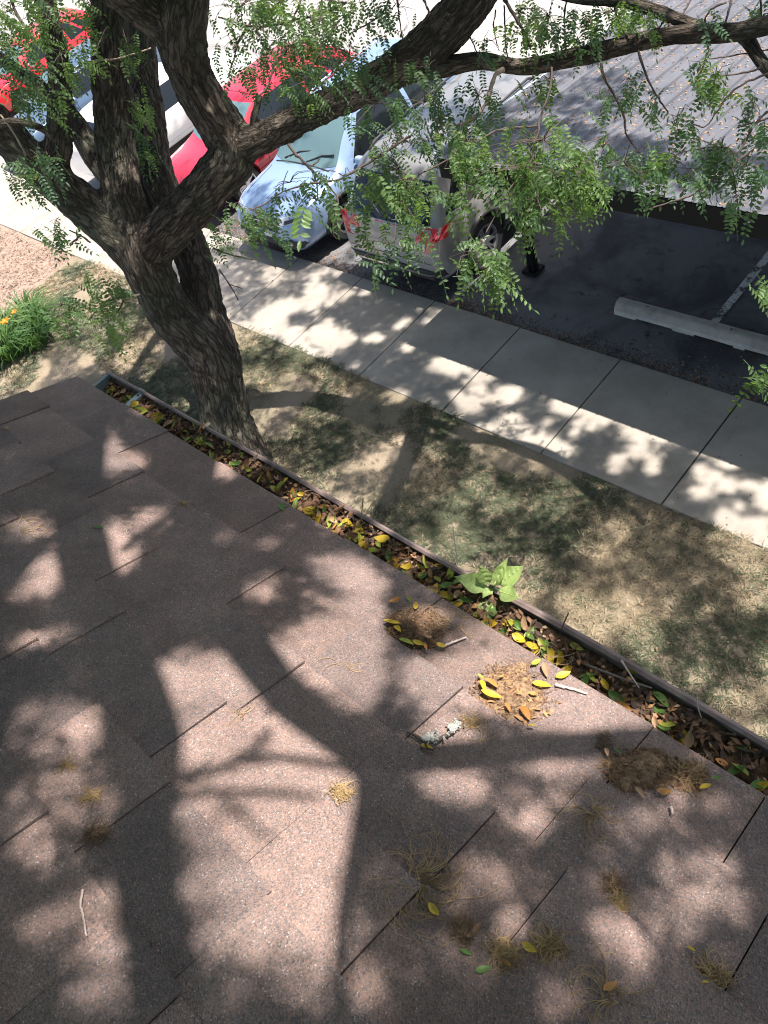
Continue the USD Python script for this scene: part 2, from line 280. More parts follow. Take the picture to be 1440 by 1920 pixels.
put('rake_board', prism([(EAVE_Y - .02, EAVE_Z - .03), (EAVE_Y - .02, EAVE_Z - .18), (EAVE_Y - 2.6 * CP, EAVE_Z + 2.6 * SP - .18), (EAVE_Y - 2.6 * CP, EAVE_Z + 2.6 * SP - .03)], XL + .012, XL + .035), FASC, house)
put('soffit', box((XL + XR) / 2, .36, 4.84, XR - XL - .1, .34, .02), FASC, house)
put('wall', box((XL + XR) / 2 + .15, .08, 2.35, XR - XL - .3, .25, 4.9), plain('house_wall', (.30, .24, .19), .85, var=.1), house)
# gutter trough
GX0, GX1 = -2.91, 1.2
gp = [(.556, 5.035), (.556, 4.915), (.645, 4.912), (.672, 4.955), (.682, 5.0), (.694, 5.018), (.694, 5.040), (.686, 5.043), (.679, 5.038), (.681, 5.033), (.690, 5.034), (.690, 5.022), (.676, 5.004), (.666, 4.957), (.642, 4.918), (.560, 4.919), (.560, 5.035)]
GUTM = mat('gutter_metal', {'g': ('geometry', {}), 'n': ('noise_texture', {'scale': 9.0, 'detail': 7.0, 'roughness': .7}), 'r': ('rgb_ramp', ramp((.38, (.15, .105, .098)), (.56, (.25, .185, .172)), (.72, (.36, .285, .27)))), 'p': ('principled_bsdf', {'roughness': .5, 'specular_ior_level': .5})},
    [('g.position', 'n.vector'), ('n.fac', 'r.fac'), ('r.color', 'p.base_color')])
gm = m3.CrossSection([np.array(gp)]).extrude(GX1 - GX0).refine_to_length(.06)
g_ = tomesh(gm); v = np.array(g_.vertices); v = np.stack([v[:, 2] + GX0, v[:, 0], v[:, 1]], 1)
fr = np.clip((v[:, 1] - .64) / .05, 0, 1)
v[:, 1] += fr * .014 * (meshkit.fbm(np.stack([v[:, 0] * 1.4, 0 * v[:, 0], 0 * v[:, 0]], 1), 2, 9) - .5) * 2
v[:, 2] += fr * .011 * (meshkit.fbm(np.stack([v[:, 0] * 1.9, 0 * v[:, 0] + 4, 0 * v[:, 0]], 1), 2, 3) - .5) * 2
g_.vertices = v; g_.fix_normals()
gut = put('gutter', g_, GUTM, house, smooth=25)
CAPM = plain('pale_cap_metal', (.20, .26, .25), .5, var=.15, vscale=20)
put('end_cap', prism([(.558, 5.036), (.558, 4.917), (.643, 4.914), (.67, 4.956), (.678, 5.0), (.690, 5.018), (.690, 5.036), (.67, 5.040)], GX0 - .004, GX0 + .004), CAPM, gut)
put('end_cap_flange', box(GX0 + .006, .62, 5.036, .014, .12, .004), CAPM, gut)
hg = roofpt(245, 752)
hx = -2.655
hb = [box(hx, .622, 5.030, .026, .125, .004), box(hx, .682, 5.034, .03, .014, .016), box(hx + .014, .622, 5.026, .003, .11, .010), box(hx - .014, .622, 5.026, .003, .11, .010)]
put('hanger_bracket', cat_(hb), plain('galvanised', (.45, .47, .45), .45, .6, var=.2, vscale=40), gut)
for sx in (.585, .66): put('bracket_screw', trimesh.creation.cylinder(.005, .006, sections=8).apply_translation((hx, sx, 5.034)), plain('screw_rust', (.12, .07, .05), .7), gut)
nx_ = onz(381, 800, 5.045)
put('nail_ferrule', trimesh.creation.cylinder(.007, .034, sections=10).apply_transform(trimesh.transformations.rotation_matrix(1.57, [1, 0, 0])).apply_translation((nx_[0], .688, 5.04)), plain('ferrule_metal', (.42, .36, .27), .5, .5), gut)

# ------------------------------------------------------------------ carport
CX0, CX1, CY0, CY1, CZ, CT = -6.25, 3.9, 6.03, 12.6, 2.40, .0945
ROOFM = mat('carport_metal', {'g': ('geometry', {}), 'n': ('noise_texture', {'scale': 1.1, 'detail': 7.0, 'roughness': .65}), 'n2': ('noise_texture', {'scale': 5.0, 'detail': 8.0, 'roughness': .75}),
    'r': ('rgb_ramp', ramp((.35, (.088, .092, .108)), (.65, (.126, .129, .148)))), 'r2': ('rgb_ramp', ramp((.56, (0, 0, 0)), (.70, (1, 1, 1)))), 'm': ('mix_color', {'b': (.17, .11, .075)}), 'f': ('math', {'math_type': 'multiply', 'value2': .65}),
    'p': ('principled_bsdf', {'roughness': .48, 'specular_ior_level': .55, 'metallic': .15})},
    [('g.position', 'n.vector'), ('g.position', 'n2.vector'), ('n.fac', 'r.fac'), ('n2.fac', 'r2.fac'), ('r2.color', 'f.value1'), ('r.color', 'm.a'), ('f.value', 'm.fac'), ('m.result', 'p.base_color')])
BLACK = plain('black_steel', (.007, .0075, .008), .6, var=.3, vscale=3, spec=.2)
cz = lambda y: CZ - (y - CY0) * CT
cpt = thing('carport', 'ribbed grey metal carport roof with a black front edge, strewn with fallen leaf bits', 'carport')
def panel(x0, w):
    prof = []
    for r in range(4):
        a = r * .2286
        prof += [(a, 0), (a + .013, .026), (a + .030, .026), (a + .043, 0), (a + .112, 0), (a + .120, .006), (a + .132, .006), (a + .140, 0), (a + .168, 0), (a + .176, .006), (a + .188, .006), (a + .196, 0)]
    prof += [(.9146, 0)] if w < .9 else [(.9146, 0), (.9160, .0005)]
    P = np.array([q for q in prof if q[0] <= w + .001]); n = len(P)
    V = np.array([[x0 + a, y, cz(y) + h - d] for d in (0, .003) for y in (CY0 - .03, CY1) for a, h in P])
    Fc = []
    for i in range(n - 1):
        a, b, c, d = i, i + 1, n + i + 1, n + i; Fc += [[a, b, c], [a, c, d]]
        a, b, c, d = [2 * n + q for q in (a, b, c, d)]; Fc += [[a, c, b], [a, d, c]]
        Fc += [[i, 2 * n + i, 2 * n + i + 1], [i, 2 * n + i + 1, i + 1], [n + i, n + i + 1, 3 * n + i + 1], [n + i, 3 * n + i + 1, 3 * n + i]]
    return trimesh.Trimesh(V, np.array(Fc), process=False)
croof = thing('roof', parent=cpt); x = CX0 + .01
while x < CX1: put('roof_panel', panel(x, .9146), ROOFM, croof); x += .9146
put('front_fascia', box((CX0 + CX1) / 2, CY0 + .0, CZ - .135, CX1 - CX0, .035, .235), BLACK, cpt)
for xb in np.arange(CX0 + .9, CX1, 1.37): put('fascia_screw', trimesh.creation.cylinder(.012, .012, sections=10).apply_transform(trimesh.transformations.rotation_matrix(1.5708, [1, 0, 0])).apply_translation((xb, CY0 - .02, CZ - .1)), plain('screw_head', (.35, .35, .34), .5), cpt)
put('side_trim', prism([(CY0 - .02, CZ - .25), (CY1, cz(CY1) - .25), (CY1, cz(CY1) + .045), (CY0 - .02, CZ + .045)], CX0 - .035, CX0 - .003), plain('pale_trim', (.42, .45, .50), .45), cpt)
for y in (7.2, 11.2): put('beam', box((CX0 + CX1) / 2, y, cz(y) - .24, CX1 - CX0 - .1, .14, .22), BLACK, cpt)
for y in np.arange(6.5, 12.5, .95): put('purlin', box((CX0 + CX1) / 2, y, cz(y) - .066, CX1 - CX0 - .1, .06, .11), BLACK, cpt)
for xx_, yy_ in ((-6.14, 7.23), (-6.14, 11.2), (-.62, 7.23), (-.62, 11.2)):
    p = put('post', rbox(.11, .11, cz(yy_) - .30, .012).apply_translation((xx_, yy_, (cz(yy_) - .34) / 2)), BLACK, cpt)
    put('base_plate', cat_([rbox(.24, .24, .06, .012).apply_translation((xx_, yy_, 0)), box(xx_, yy_, .07, .19, .015, .10), box(xx_, yy_, .07, .015, .19, .10)]), BLACK, p)

# ------------------------------------------------------------------ cars
GLASS = plain('car_glass', (.010, .013, .015), .06, spec=.5, coat=.1)
SHIELD = plain('windshield_glass', (.10, .17, .18), .07, spec=.9, coat=.6)
RUB = plain('tyre_rubber', (.02, .02, .021), .85); CLAD = plain('black_cladding', (.022, .022, .024), .6, var=.2)
ALLOY = plain('alloy', (.55, .55, .57), .3, .85); ALLOYD = plain('dark_alloy', (.05, .05, .055), .45, .3)
LAMP = plain('headlamp', (.55, .58, .60), .12, .3, coat=1); TAILR = plain('tail_red', (.50, .012, .015), .15, coat=1); TAILW = plain('tail_clear', (.30, .30, .30), .2, coat=1)
PLATE = plain('plate_white', (.65, .65, .65), .4); SEAM = plain('panel_gap', (.012, .012, .012), .8); CHROME = plain('chrome', (.65, .65, .66), .15, 1.0)
def paint(name, col, metal=.0, rough=.3): return plain(name, col, rough, metal, coat=.9)
def spec_(L, W, H, zb, hood, cowl, wst, rr, dx, dz, tail=.12):
    w = W / 2; c = .045
    return [(0, .46, w * .74, w * .84, min(.80, dz - .02), w * .82, min(.83, dz), w * .64, .02), (.05, .40, w * .82, w * .92, min(.92, dz), w * .89, min(.95, dz + .01), w * .72, .03), (tail, .36, w * .88, w * .97, dz - .02, w * .935, dz, w * .80, .03), (dx, .33, w * .9, .99 * w, max(zb, dz - .02) + .005, w * .945, dz + .02, w * .79, .035),
            (dx + (rr - dx) * .5, .30, w * .91, w, zb + .01, w * .95, dz + (H - c - dz) * .62, w * .745, c), (rr, .29, w * .91, w, zb, w * .95, H - c - .03, w * .70, c), (rr + .5, .28, w * .91, w, zb, w * .95, H - c, w * .69, c), (wst - .6, .28, w * .91, w, zb - .02, w * .95, H - c + .0, w * .68, c),
            (wst, .28, w * .91, w, zb - .03, w * .95, H - c - .03, w * .67, c), (wst + (cowl - wst) * .5, .28, w * .91, w, zb - .03, w * .95, hood + .05 + (H - c - hood) * .5, w * .73, .05), (cowl, .28, w * .91, w, zb - .03, w * .94, hood + .04, w * .82, .055), (cowl + .12, .28, w * .91, w, zb - .03, w * .93, hood, w * .84, .05),
            (L - .45, .30, w * .90, w * .98, hood - .10, w * .90, hood - .06, w * .80, .05), (L - .16, .31, w * .86, w * .93, hood - .20, w * .85, hood - .16, w * .73, .04), (L - .05, .33, w * .79, w * .85, hood - .29, w * .78, hood - .27, w * .64, .03), (L, .37, w * .70, w * .76, hood - .36, w * .70, hood - .345, w * .52, .02)]
class Car:
    def __init__(s, name, label, sp, loc, rz, paintm, group='parked cars', wheels=(.95, 3.85), wr=.36, arch_m=None, rim=ALLOY, spokes=7):
        s.t = np.array(sp, float); s.L = s.t[-1, 0]; s.f = [PchipInterpolator(s.t[:, 0], s.t[:, i]) for i in range(1, 9)]
        s.W = s.t[:, 3].max(); s.gx = np.linspace(0, s.L, 260); s.gz = np.linspace(.2, 2.0, 181); s.tab = np.array([s._row(x) for x in s.gx]); s.root = thing(name, label, 'car', loc, rz, None); s.pm = paintm
        xs = np.unique(np.r_[np.linspace(0, .3, 14), np.linspace(.3, s.L - .5, 46), np.linspace(s.L - .5, s.L, 16)]); s.xs = xs
        rings = [s.ring(x) for x in xs]; m = len(rings[0]); V = np.array([[x - s.L / 2, y, z] for x, r in zip(xs, rings) for y, z in r]); Fc = []
        for i in range(len(xs) - 1):
            a = i * m + np.arange(m); b = i * m + (np.arange(m) + 1) % m; Fc += [np.stack([a, b, b + m], 1), np.stack([a, b + m, a + m], 1)]
        c0, c1 = len(V), len(V) + 1; V = np.vstack([V, V[:m].mean(0), V[-m:].mean(0)]); k = np.arange(m); k2 = (k + 1) % m; o = (len(xs) - 1) * m
        Fc += [np.stack([np.full(m, c0), k2, k], 1), np.stack([np.full(m, c1), o + k, o + k2], 1)]
        b_ = trimesh.Trimesh(V, np.vstack(Fc), process=False)
        if b_.volume < 0: b_.invert()
        man = m3.Manifold(m3.Mesh(np.array(b_.vertices, np.float32), np.array(b_.faces, np.uint32)))
        for wx in wheels:
            for sd in (-1, 1):
                man = man - m3.Manifold.cylinder(.5, wr * 1.17, wr * 1.17, 40, True).rotate([90, 0, 0]).translate([wx - s.L / 2, sd * (s.W - .08), wr])
        s.body = put('body', tomesh(man), paintm, s.root, smooth=28)
        for wx in wheels:
            for sd in (-1, 1):
                w = thing('wheel', parent=s.root); c = np.array([wx - s.L / 2, sd * (s.W - .135), wr])
                rot = trimesh.transformations.rotation_matrix(-sd * 1.5708, [1, 0, 0])
                prof = np.array([[wr * .66, -.10], [wr * .93, -.105], [wr, -.07], [wr, .07], [wr * .93, .105], [wr * .68, .10], [wr * .66, .05], [wr * .66, -.10]])
                put('tyre', trimesh.creation.revolve(prof, sections=36).apply_transform(rot).apply_translation(c), RUB, w, smooth=35)
                hub = [trimesh.creation.cylinder(wr * .65, .02, sections=32).apply_translation((0, 0, -.02))]
                put('wheel_disc', cat_(hub).apply_transform(rot).apply_translation(c), ALLOYD, w)
                rm = [trimesh.creation.annulus(wr * .60, wr * .68, .05, sections=36).apply_translation((0, 0, .07)), trimesh.creation.cylinder(wr * .15, .05, sections=16).apply_translation((0, 0, .075))]
                for q in range(spokes):
                    for dq in (-.13, .13):
                        b = box(wr * .38, 0, .07, wr * .5, wr * .075, .03); b.apply_transform(trimesh.transformations.rotation_matrix(q * 2 * np.pi / spokes + dq, [0, 0, 1])); rm.append(b)
                put('rim', cat_(rm).apply_transform(rot).apply_translation(c), rim, w, smooth=30)
                if arch_m:
                    n = 26; al = np.linspace(-.15, np.pi + .15, n); P = [[wx - s.L / 2 + wr * 1.19 * math.cos(a), 0, wr + wr * 1.19 * math.sin(a)] for a in al]
                    P = np.array(P); P[:, 1] = [sd * (s.hw(px + s.L / 2, pz) + .002) for px, _, pz in P]; put('wheel_arch', tube(P, .038, 8), arch_m, s.root, smooth=True)
                put('wheel_well', trimesh.creation.cylinder(wr * 1.1, .02, sections=28).apply_transform(rot).apply_translation((c[0], sd * (s.W - .32), c[2])), CLAD, s.root)
        s.side([(wheels[0] + wr * 1.15, .29), (wheels[1] - wr * 1.15, .29), (wheels[1] - wr * 1.15, .40), (wheels[0] + wr * 1.15, .40)], 'sill', arch_m or paintm, .012)
    def p(s, x): return [float(f(x)) for f in s.f]
    def half(s, x):
        zl, ws, wm, zb, wb, zt, wt, cr = s.p(x); zb = max(zb, zl + .1)
        zz_ = np.array([zl + .06, zl + (zb - zl) * .45, zl + (zb - zl) * .8, zb]); yy_ = np.array([ws, wm, wm * .99, wb]); zz_[1:] = np.maximum(zz_[1:], zz_[:-1] + .01)
        z = np.linspace(zz_[0], zz_[-1], 9); low = np.stack([PchipInterpolator(zz_, yy_)(z), z], 1)
        t = np.linspace(0, 1, 7)[1:]; zt = max(zt, zz_[-1] + .008); up_ = np.stack([wb + (wt - wb) * t + .018 * np.sin(np.pi * t), zz_[-1] + (zt - zz_[-1]) * t], 1)
        y = wt * np.cos(np.linspace(0, np.pi / 2, 9))[1:]; top = np.stack([y, zt + cr * (1 - (y / wt) ** 2)], 1)
        return np.vstack([[[0, zl], [ws * .6, zl], [ws - .06, zl]], low, up_, top]), zz_[-1], zt, wt, cr
    def ring(s, x):
        h = s.half(x)[0]; return np.vstack([h, h[1:-1][::-1] * [-1, 1]])
    def _row(s, x):
        h, zb, zt, wt, cr = s.half(float(x)); q = h[2:]; r = np.interp(s.gz, q[:, 1], q[:, 0]); r[(s.gz > zt + cr) | (s.gz < h[0, 1])] = -1; return r
    def hw(s, x, z):
        i = np.clip(x / s.L * 259, 0, 258.999); j = np.clip((z - .2) * 100, 0, 179.999); a, b = int(i), int(j); u, v = i - a, j - b; t = s.tab
        return max(.05, (t[a, b] * (1 - u) + t[a + 1, b] * u) * (1 - v) + (t[a, b + 1] * (1 - u) + t[a + 1, b + 1] * u) * v)
    def hw_slow(s, x, z):
        h, zb, zt, wt, cr = s.half(float(np.clip(x, 0, s.L))); q = h[2:]
        if z > zt + cr or z < h[0, 1]: return -1
        return float(np.interp(z, q[:, 1], q[:, 0]))
    def endx(s, y, z, front):
        j = float(np.clip((z - .2) * 100, 0, 179.999)); jb = int(j); c = s.tab[:, jb] * (1 - (j - jb)) + s.tab[:, jb + 1] * (j - jb); ok = c >= abs(y)
        if front:
            i = np.nonzero(ok)[0]; i = i[-1] if len(i) else 130
            return s.gx[i] + (0 if i >= 259 else (s.gx[1]) * np.clip((c[i] - abs(y)) / max(1e-6, c[i] - c[i + 1]), 0, 1))
        i = int(np.argmax(ok)); return s.gx[i] - (0 if i == 0 else s.gx[1] * np.clip((c[i] - abs(y)) / max(1e-6, c[i] - c[i - 1]), 0, 1))
    def topz(s, x, y):
        zl, ws, wm, zb, wb, zt, wt, cr = s.p(x); return zt + cr * (1 - min(1, (y / wt) ** 2))
    def _patch(s, poly, fn, name, m, th, parent, rl=.07, sm=True):
        q = tomesh(m3.CrossSection([np.array(poly, float)], m3.FillRule.NonZero).extrude(th).refine_to_length(rl)); v = np.array(q.vertices)
        q.vertices = np.array([fn(a, b, t) for a, b, t in v])
        if q.volume < 0: q.invert()
        return put(name, q, m, parent or s.root, smooth=40 if sm else False)
    def side(s, poly, name, m, th=.004, both=True, parent=None, rl=.07):
        for sd in ((-1, 1) if both is True else (both,)):
            s._patch(poly, lambda a, b, t: (a - s.L / 2, sd * (s.hw(a, b) - .02 + (t + .02 if t > th * .5 else 0)), b), name, m, th, parent, rl)
    def end(s, poly, name, m, front, th=.004, mirror=False, parent=None, rl=.07):
        sg = 1 if front else -1
        for mi in ((1, -1) if mirror else (1,)):
            s._patch(poly, lambda a, b, t: (s.endx(a * mi, b, front) - s.L / 2 + sg * (t if t > th * .5 else -.02), a * mi, b), name, m, th, parent, rl)
    def top(s, poly, name, m, th=.003, parent=None, rl=.07):
        s._patch(poly, lambda a, b, t: (a - s.L / 2, b, s.topz(a, b) + (t if t > th * .5 else -.02)), name, m, th, parent, rl)
    def windows(s, cowl, wst, rr, dx, zb, H, rear=True, zr=None):
        g = [(a, b) for a, b in ((cowl - .32, zb + .03), (wst + .02, H - .14), (wst - .9, H - .13), (wst - .95, zb + .02))]; s.side(g, 'front_window', GLASS)
        a0 = max(rr + .25, dx + .5); s.side([(wst - 1.03, zb + .02), (wst - 1.0, H - .13), (a0 + .25, H - .14), (a0 - .08, zb + .05)], 'rear_window', GLASS)
        s.side([(a0 - .16, zb + .08), (a0 + .15, H - .15), (a0 - .05, H - .2), (max(dx + .22, a0 - .55), zb + .12)], 'quarter_window', GLASS)
    def seams(s, wx, wst, zb):
        for x in (wst - 1.0, wst - .0 + .42):
            s.side([(x, .42), (x + .012, .42), (x + .012, zb - .02), (x, zb - .02)], 'door_seam', SEAM, .0022)
        for x in (wst - .95, wst - 1.95): s.side([(x + .05, zb - .13), (x + .24, zb - .13), (x + .24, zb - .10), (x + .05, zb - .10)], 'door_handle', s.pm, .03)
    def mirrors(s, x, z):
        for sd in (-1, 1):
            m = rbox(.13, .21, .15, .05, 12); m.apply_translation((x - s.L / 2, sd * (s.W + .07), z)); put('wing_mirror', m, s.pm, s.root, smooth=40)
    def rails(s, x0, x1, m):
        for sd in (-1, 1):
            P = []
            for x in np.linspace(x0, x1, 16): P.append([x - s.L / 2, sd * (s.p(x)[6] - .02), s.p(x)[5] + .055])
            P[0][2] -= .05; P[-1][2] -= .05; put('roof_rail', tube(np.array(P), .018, 8), m, s.root, smooth=True)
def shield_poly(s, cowl, wst, hood, H):
    w = s.W; return [(-w * .80, hood + .075), (-w * .4, hood + .055), (w * .4, hood + .055), (w * .80, hood + .075), (w * .655, H - .11), (0, H - .085), (-w * .655, H - .11)]
def front_details(c, hood, W, lampw=.34, dark=CLAD):
    w = W / 2
    c.end([(w * .40, hood - .30), (w * .88, hood - .20), (w * .90, hood - .12), (w * .72, hood - .13), (w * .42, hood - .19)], 'headlight', LAMP, True, .006, True)
    c.end([(w * .55, hood - .26), (w * .82, hood - .19), (w * .80, hood - .16), (w * .55, hood - .21)], 'lamp_lens', ALLOYD, True, .010, True)
    c.end([(-w * .36, hood - .40), (w * .36, hood - .40), (w * .40, hood - .23), (-w * .40, hood - .23)], 'grille', dark, True, .008)
    for q in (.27, .32, .37): c.end([(-w * .36, hood - q - .012), (w * .36, hood - q - .012), (w * .37, hood - q + .004), (-w * .37, hood - q + .004)], 'grille_bar', CHROME if q == .27 else ALLOYD, True, .016)
    c.end([(-.16, .47), (.16, .47), (.16, .57), (-.16, .57)], 'licence_plate', PLATE, True, .014)
# silver vehicle under the carport edge, tail towards the sidewalk
sp = spec_(5.05, 2.0, 1.78, 1.10, 1.12, 3.98, 3.1, .62, .16, 1.10)
suv = Car('silver_suv', 'silver sport utility vehicle with red tail lights, its tail towards the sidewalk', sp, (-7.80, 6.16 + 2.525, -.05), math.pi / 2, paint('warm_silver', (.285, .28, .275), .4, .34), wheels=(.98, 3.92), wr=.395, arch_m=CLAD)
suv.windows(3.98, 3.1, .62, .16, 1.10, 1.78); suv.seams(None, 3.1, 1.08); suv.mirrors(3.55, 1.16); suv.rails(.75, 2.9, CLAD)
suv.end(shield_poly(suv, 3.98, 3.1, 1.12, 1.78), 'windshield', SHIELD, True, .016)
suv.end([(-.76, 1.16), (-.4, 1.13), (.4, 1.13), (.76, 1.16), (.70, 1.62), (-.70, 1.62)], 'rear_window', GLASS, False, .014)
suv.end([(.56, .98), (.60, 1.10), (.80, 1.14), (.955, 1.12), (.965, 1.05), (.90, .98), (.82, .86), (.70, .84), (.60, .90)], 'tail_light', TAILR, False, .012, True)
suv.side([(.10, 1.02), (.10, 1.11), (.42, 1.15), (.46, 1.10), (.24, 1.0)], 'tail_light', TAILR, .012)
suv.end([(.585, .90), (.60, .975), (.74, .975), (.74, .87), (.68, .855)], 'reversing_light', TAILW, False, .017, True)
suv.end([(.585, .932), (.74, .920), (.74, .93), (.585, .942)], 'lamp_divider', CHROME, False, .019, True)
suv.end([(-.92, .42), (.92, .42), (.93, .56), (-.93, .56)], 'rear_bumper', CLAD, False, .02)
suv.end([(-.80, .47), (.80, .47), (.82, .50), (-.82, .50)], 'bumper_strip', CHROME, False, .03)
suv.end([(-.86, .665), (.86, .665), (.86, .675), (-.86, .675)], 'tailgate_seam', SEAM, False, .003)
suv.end([(-.17, .72), (.17, .72), (.17, .83), (-.17, .83)], 'licence_plate', PLATE, False, .01)
th = np.linspace(0, 2 * np.pi, 18)[:-1]; suv.end([(-.0 + .085 * math.cos(a), 1.045 + .034 * math.sin(a)) for a in th], 'oval_badge', plain('badge_blue', (.02, .03, .07), .3), False, .012, rl=.03)
suv.end([(.095 * math.cos(a), 1.045 + .041 * math.sin(a)) for a in th], 'badge_ring', CHROME, False, .008, rl=.03)
put('rear_wiper', tube(np.array([(-2.43, .05, 1.19), (-2.36, .20, 1.25), (-2.30, .35, 1.31)]), .011, 6), CLAD, suv.root)
put('tow_sill', rbox(.10, 1.5, .10, .03).apply_translation((-2.45, 0, .40)), CLAD, suv.root)
# pale blue car, nose towards the sidewalk
sp = spec_(4.8, 1.86, 1.66, .98, 1.02, 3.62, 2.75, .7, .22, 1.0)
blu = Car('pale_blue_car', 'pale silver-blue crossover car parked nose first beside the silver vehicle', sp, (-10.52, 5.98 + 2.4, -.05), -math.pi / 2, paint('pale_blue_paint', (.27, .38, .56), .3, .3), wheels=(.95, 3.80), wr=.355, arch_m=CLAD, spokes=5, rim=ALLOY)
blu.windows(3.62, 2.75, .7, .22, .98, 1.66); blu.seams(None, 2.75, .96); blu.mirrors(3.25, 1.04); blu.rails(.7, 2.6, ALLOY)
blu.end(shield_poly(blu, 3.62, 2.75, 1.02, 1.66), 'windshield', SHIELD, True, .016); front_details(blu, 1.02, 1.86)
blu.end([(-.84, .38), (.84, .38), (.84, .50), (.62, .56), (.5, .50), (-.5, .50), (-.62, .56), (-.84, .50)], 'bumper_cladding', CLAD, True, .02)
blu.end([(.60 + .055 * math.cos(a), .485 + .04 * math.sin(a)) for a in th], 'fog_light', LAMP, True, .03, True, rl=.03)
blu.top([(3.66, -.66), (3.675, -.66), (3.675, .66), (3.66, .66)], 'cowl', CLAD, .01)
for sd in (-1, 1): blu.top([(3.75, sd * .70), (3.75, sd * .715), (4.45, sd * .67), (4.45, sd * .655)][::sd], 'hood_seam', SEAM, .002)
for yy_ in (.1, -.45): put('wiper', tube(np.array([(3.62 - 2.4, yy_, 1.115), (3.50 - 2.4, yy_ + .3, 1.19), (3.46 - 2.4, yy_ + .55, 1.21)]), .012, 6), CLAD, blu.root)
# red car
sp = spec_(4.55, 1.80, 1.47, .92, .95, 3.42, 2.55, .75, .2, .98)
REDP = paint('red_paint', (.50, .022, .045), 0, .25)
red = Car('red_car', 'shiny red hatchback parked nose first beside the pale blue car, behind the trunk', sp, (-13.42, 6.28 + 2.275, -.05), -math.pi / 2, REDP, wheels=(.9, 3.62), wr=.325, spokes=5)
red.windows(3.42, 2.55, .75, .2, .92, 1.47); red.seams(None, 2.55, .90); red.mirrors(3.02, .99)
red.end(shield_poly(red, 3.42, 2.55, .95, 1.47), 'windshield', SHIELD, True, .016); front_details(red, .95, 1.80)
red.end([(-.6, .36), (.6, .36), (.55, .46), (-.55, .46)], 'lower_grille', CLAD, True, .01); red.end([(.62, .37), (.80, .39), (.78, .46), (.62, .45)], 'fog_light', LAMP, True, .012, True)
red.side([(.55, .70), (.30, .82), (.25, .76), (.45, .66)], 'tail_light', TAILR, .01)
for x in (.95, 2.55): red.top([(x, -.55), (x + .012, -.55), (x + .012, .55), (x, .55)], 'sunroof_seam', SEAM, .002)
# white car, tail towards the sidewalk
WHP = paint('white_paint', (.74, .75, .74), 0, .3)
wht = Car('white_car', 'white car backed in beside the red car, half hidden by the trunks', spec_(4.6, 1.8, 1.48, .93, .97, 3.45, 2.6, .8, .25, .99), (-16.75, 6.2 + 2.3, -.05), math.pi / 2, WHP, wheels=(.95, 3.65), wr=.325)
wht.windows(3.45, 2.6, .8, .25, .93, 1.48); wht.mirrors(3.05, 1.0); wht.end(shield_poly(wht, 3.45, 2.6, .97, 1.48), 'windshield', SHIELD, True, .016)
wht.end([(-.66, 1.04), (.66, 1.04), (.6, 1.33), (-.6, 1.33)], 'rear_window', GLASS, False, .014); wht.end([(.52, .78), (.84, .80), (.86, .96), (.56, .96)], 'tail_light', TAILR, False, .01, True)
# blue-grey car and a red one at the far left
bg = Car('blue_grey_car', 'dark blue-grey sedan parked far left behind the leaning limb', spec_(4.75, 1.84, 1.50, .93, .96, 3.5, 2.6, 1.0, .55, 1.02), (-20.4, 6.1 + 2.375, -.05), -math.pi / 2, paint('blue_grey_paint', (.10, .15, .23), .3, .3), wheels=(.95, 3.75), wr=.335)
bg.windows(3.5, 2.6, 1.0, .55, .93, 1.50); bg.seams(None, 2.6, .91); bg.mirrors(3.1, 1.0); bg.end(shield_poly(bg, 3.5, 2.6, .96, 1.50), 'windshield', SHIELD, True, .016); front_details(bg, .96, 1.84)
rf = Car('red_car', 'bright red car at the far left edge, beyond the blue-grey sedan', spec_(4.5, 1.8, 1.46, .92, .95, 3.4, 2.5, .8, .25, .98), (-24.6, 7.3 + 2.25, -.05), -math.pi / 2, paint('bright_red_paint', (.58, .02, .03), 0, .25), wheels=(.9, 3.6), wr=.325)
rf.windows(3.4, 2.5, .8, .25, .92, 1.46); rf.mirrors(3.0, .99); rf.end(shield_poly(rf, 3.4, 2.5, .95, 1.46), 'windshield', SHIELD, True, .016); front_details(rf, .95, 1.8)

# ------------------------------------------------------------------ shrubs behind the carport, daylily clump
def blades(n, R, h, seed, w=.012, seg=6, spread=1.0):
    g = np.random.default_rng(seed); Vs, Fs, o = [], [], 0
    for _ in range(n):
        a = g.uniform(0, 2 * np.pi); r0 = R * .35 * g.random() ** .5; b = np.array([r0 * math.cos(a), r0 * math.sin(a), 0]); a2 = a + g.normal(0, .5); d = np.array([math.cos(a2), math.sin(a2), 0]); s = np.array([-d[1], d[0], 0])
        H = h * g.uniform(.6, 1.1); Rr = R * g.uniform(.4, 1.1) * spread; t = np.linspace(0, 1, seg + 1)
        P = b + d * (Rr * t ** 1.4)[:, None] + np.array([0, 0, 1]) * (H * (1.9 * t - 1.25 * t * t))[:, None]; ww = w * g.uniform(.7, 1.2) * (1 - t ** 2) ** .6 + .0005
        V = np.empty((2 * (seg + 1), 3)); V[0::2] = P - s * ww[:, None]; V[1::2] = P + s * ww[:, None] + np.array([0, 0, .004]); Fc = []
        for i in range(seg): Fc += [[2 * i, 2 * i + 1, 2 * i + 3], [2 * i, 2 * i + 3, 2 * i + 2]]
        Vs.append(V); Fs.append(np.array(Fc) + o); o += len(V)
    return np.vstack(Vs), np.vstack(Fs)
LILY = [leaf_mat('lily_green', (.06, .13, .035), (.14, .26, .05)), leaf_mat('lily_light', (.12, .20, .06), (.2, .32, .07))]
lb = onz(28, 668); ly = thing('daylily_clump', 'clump of arching green daylily leaves with an orange flower in the mulch', 'plant', (lb[0], lb[1], -.01))
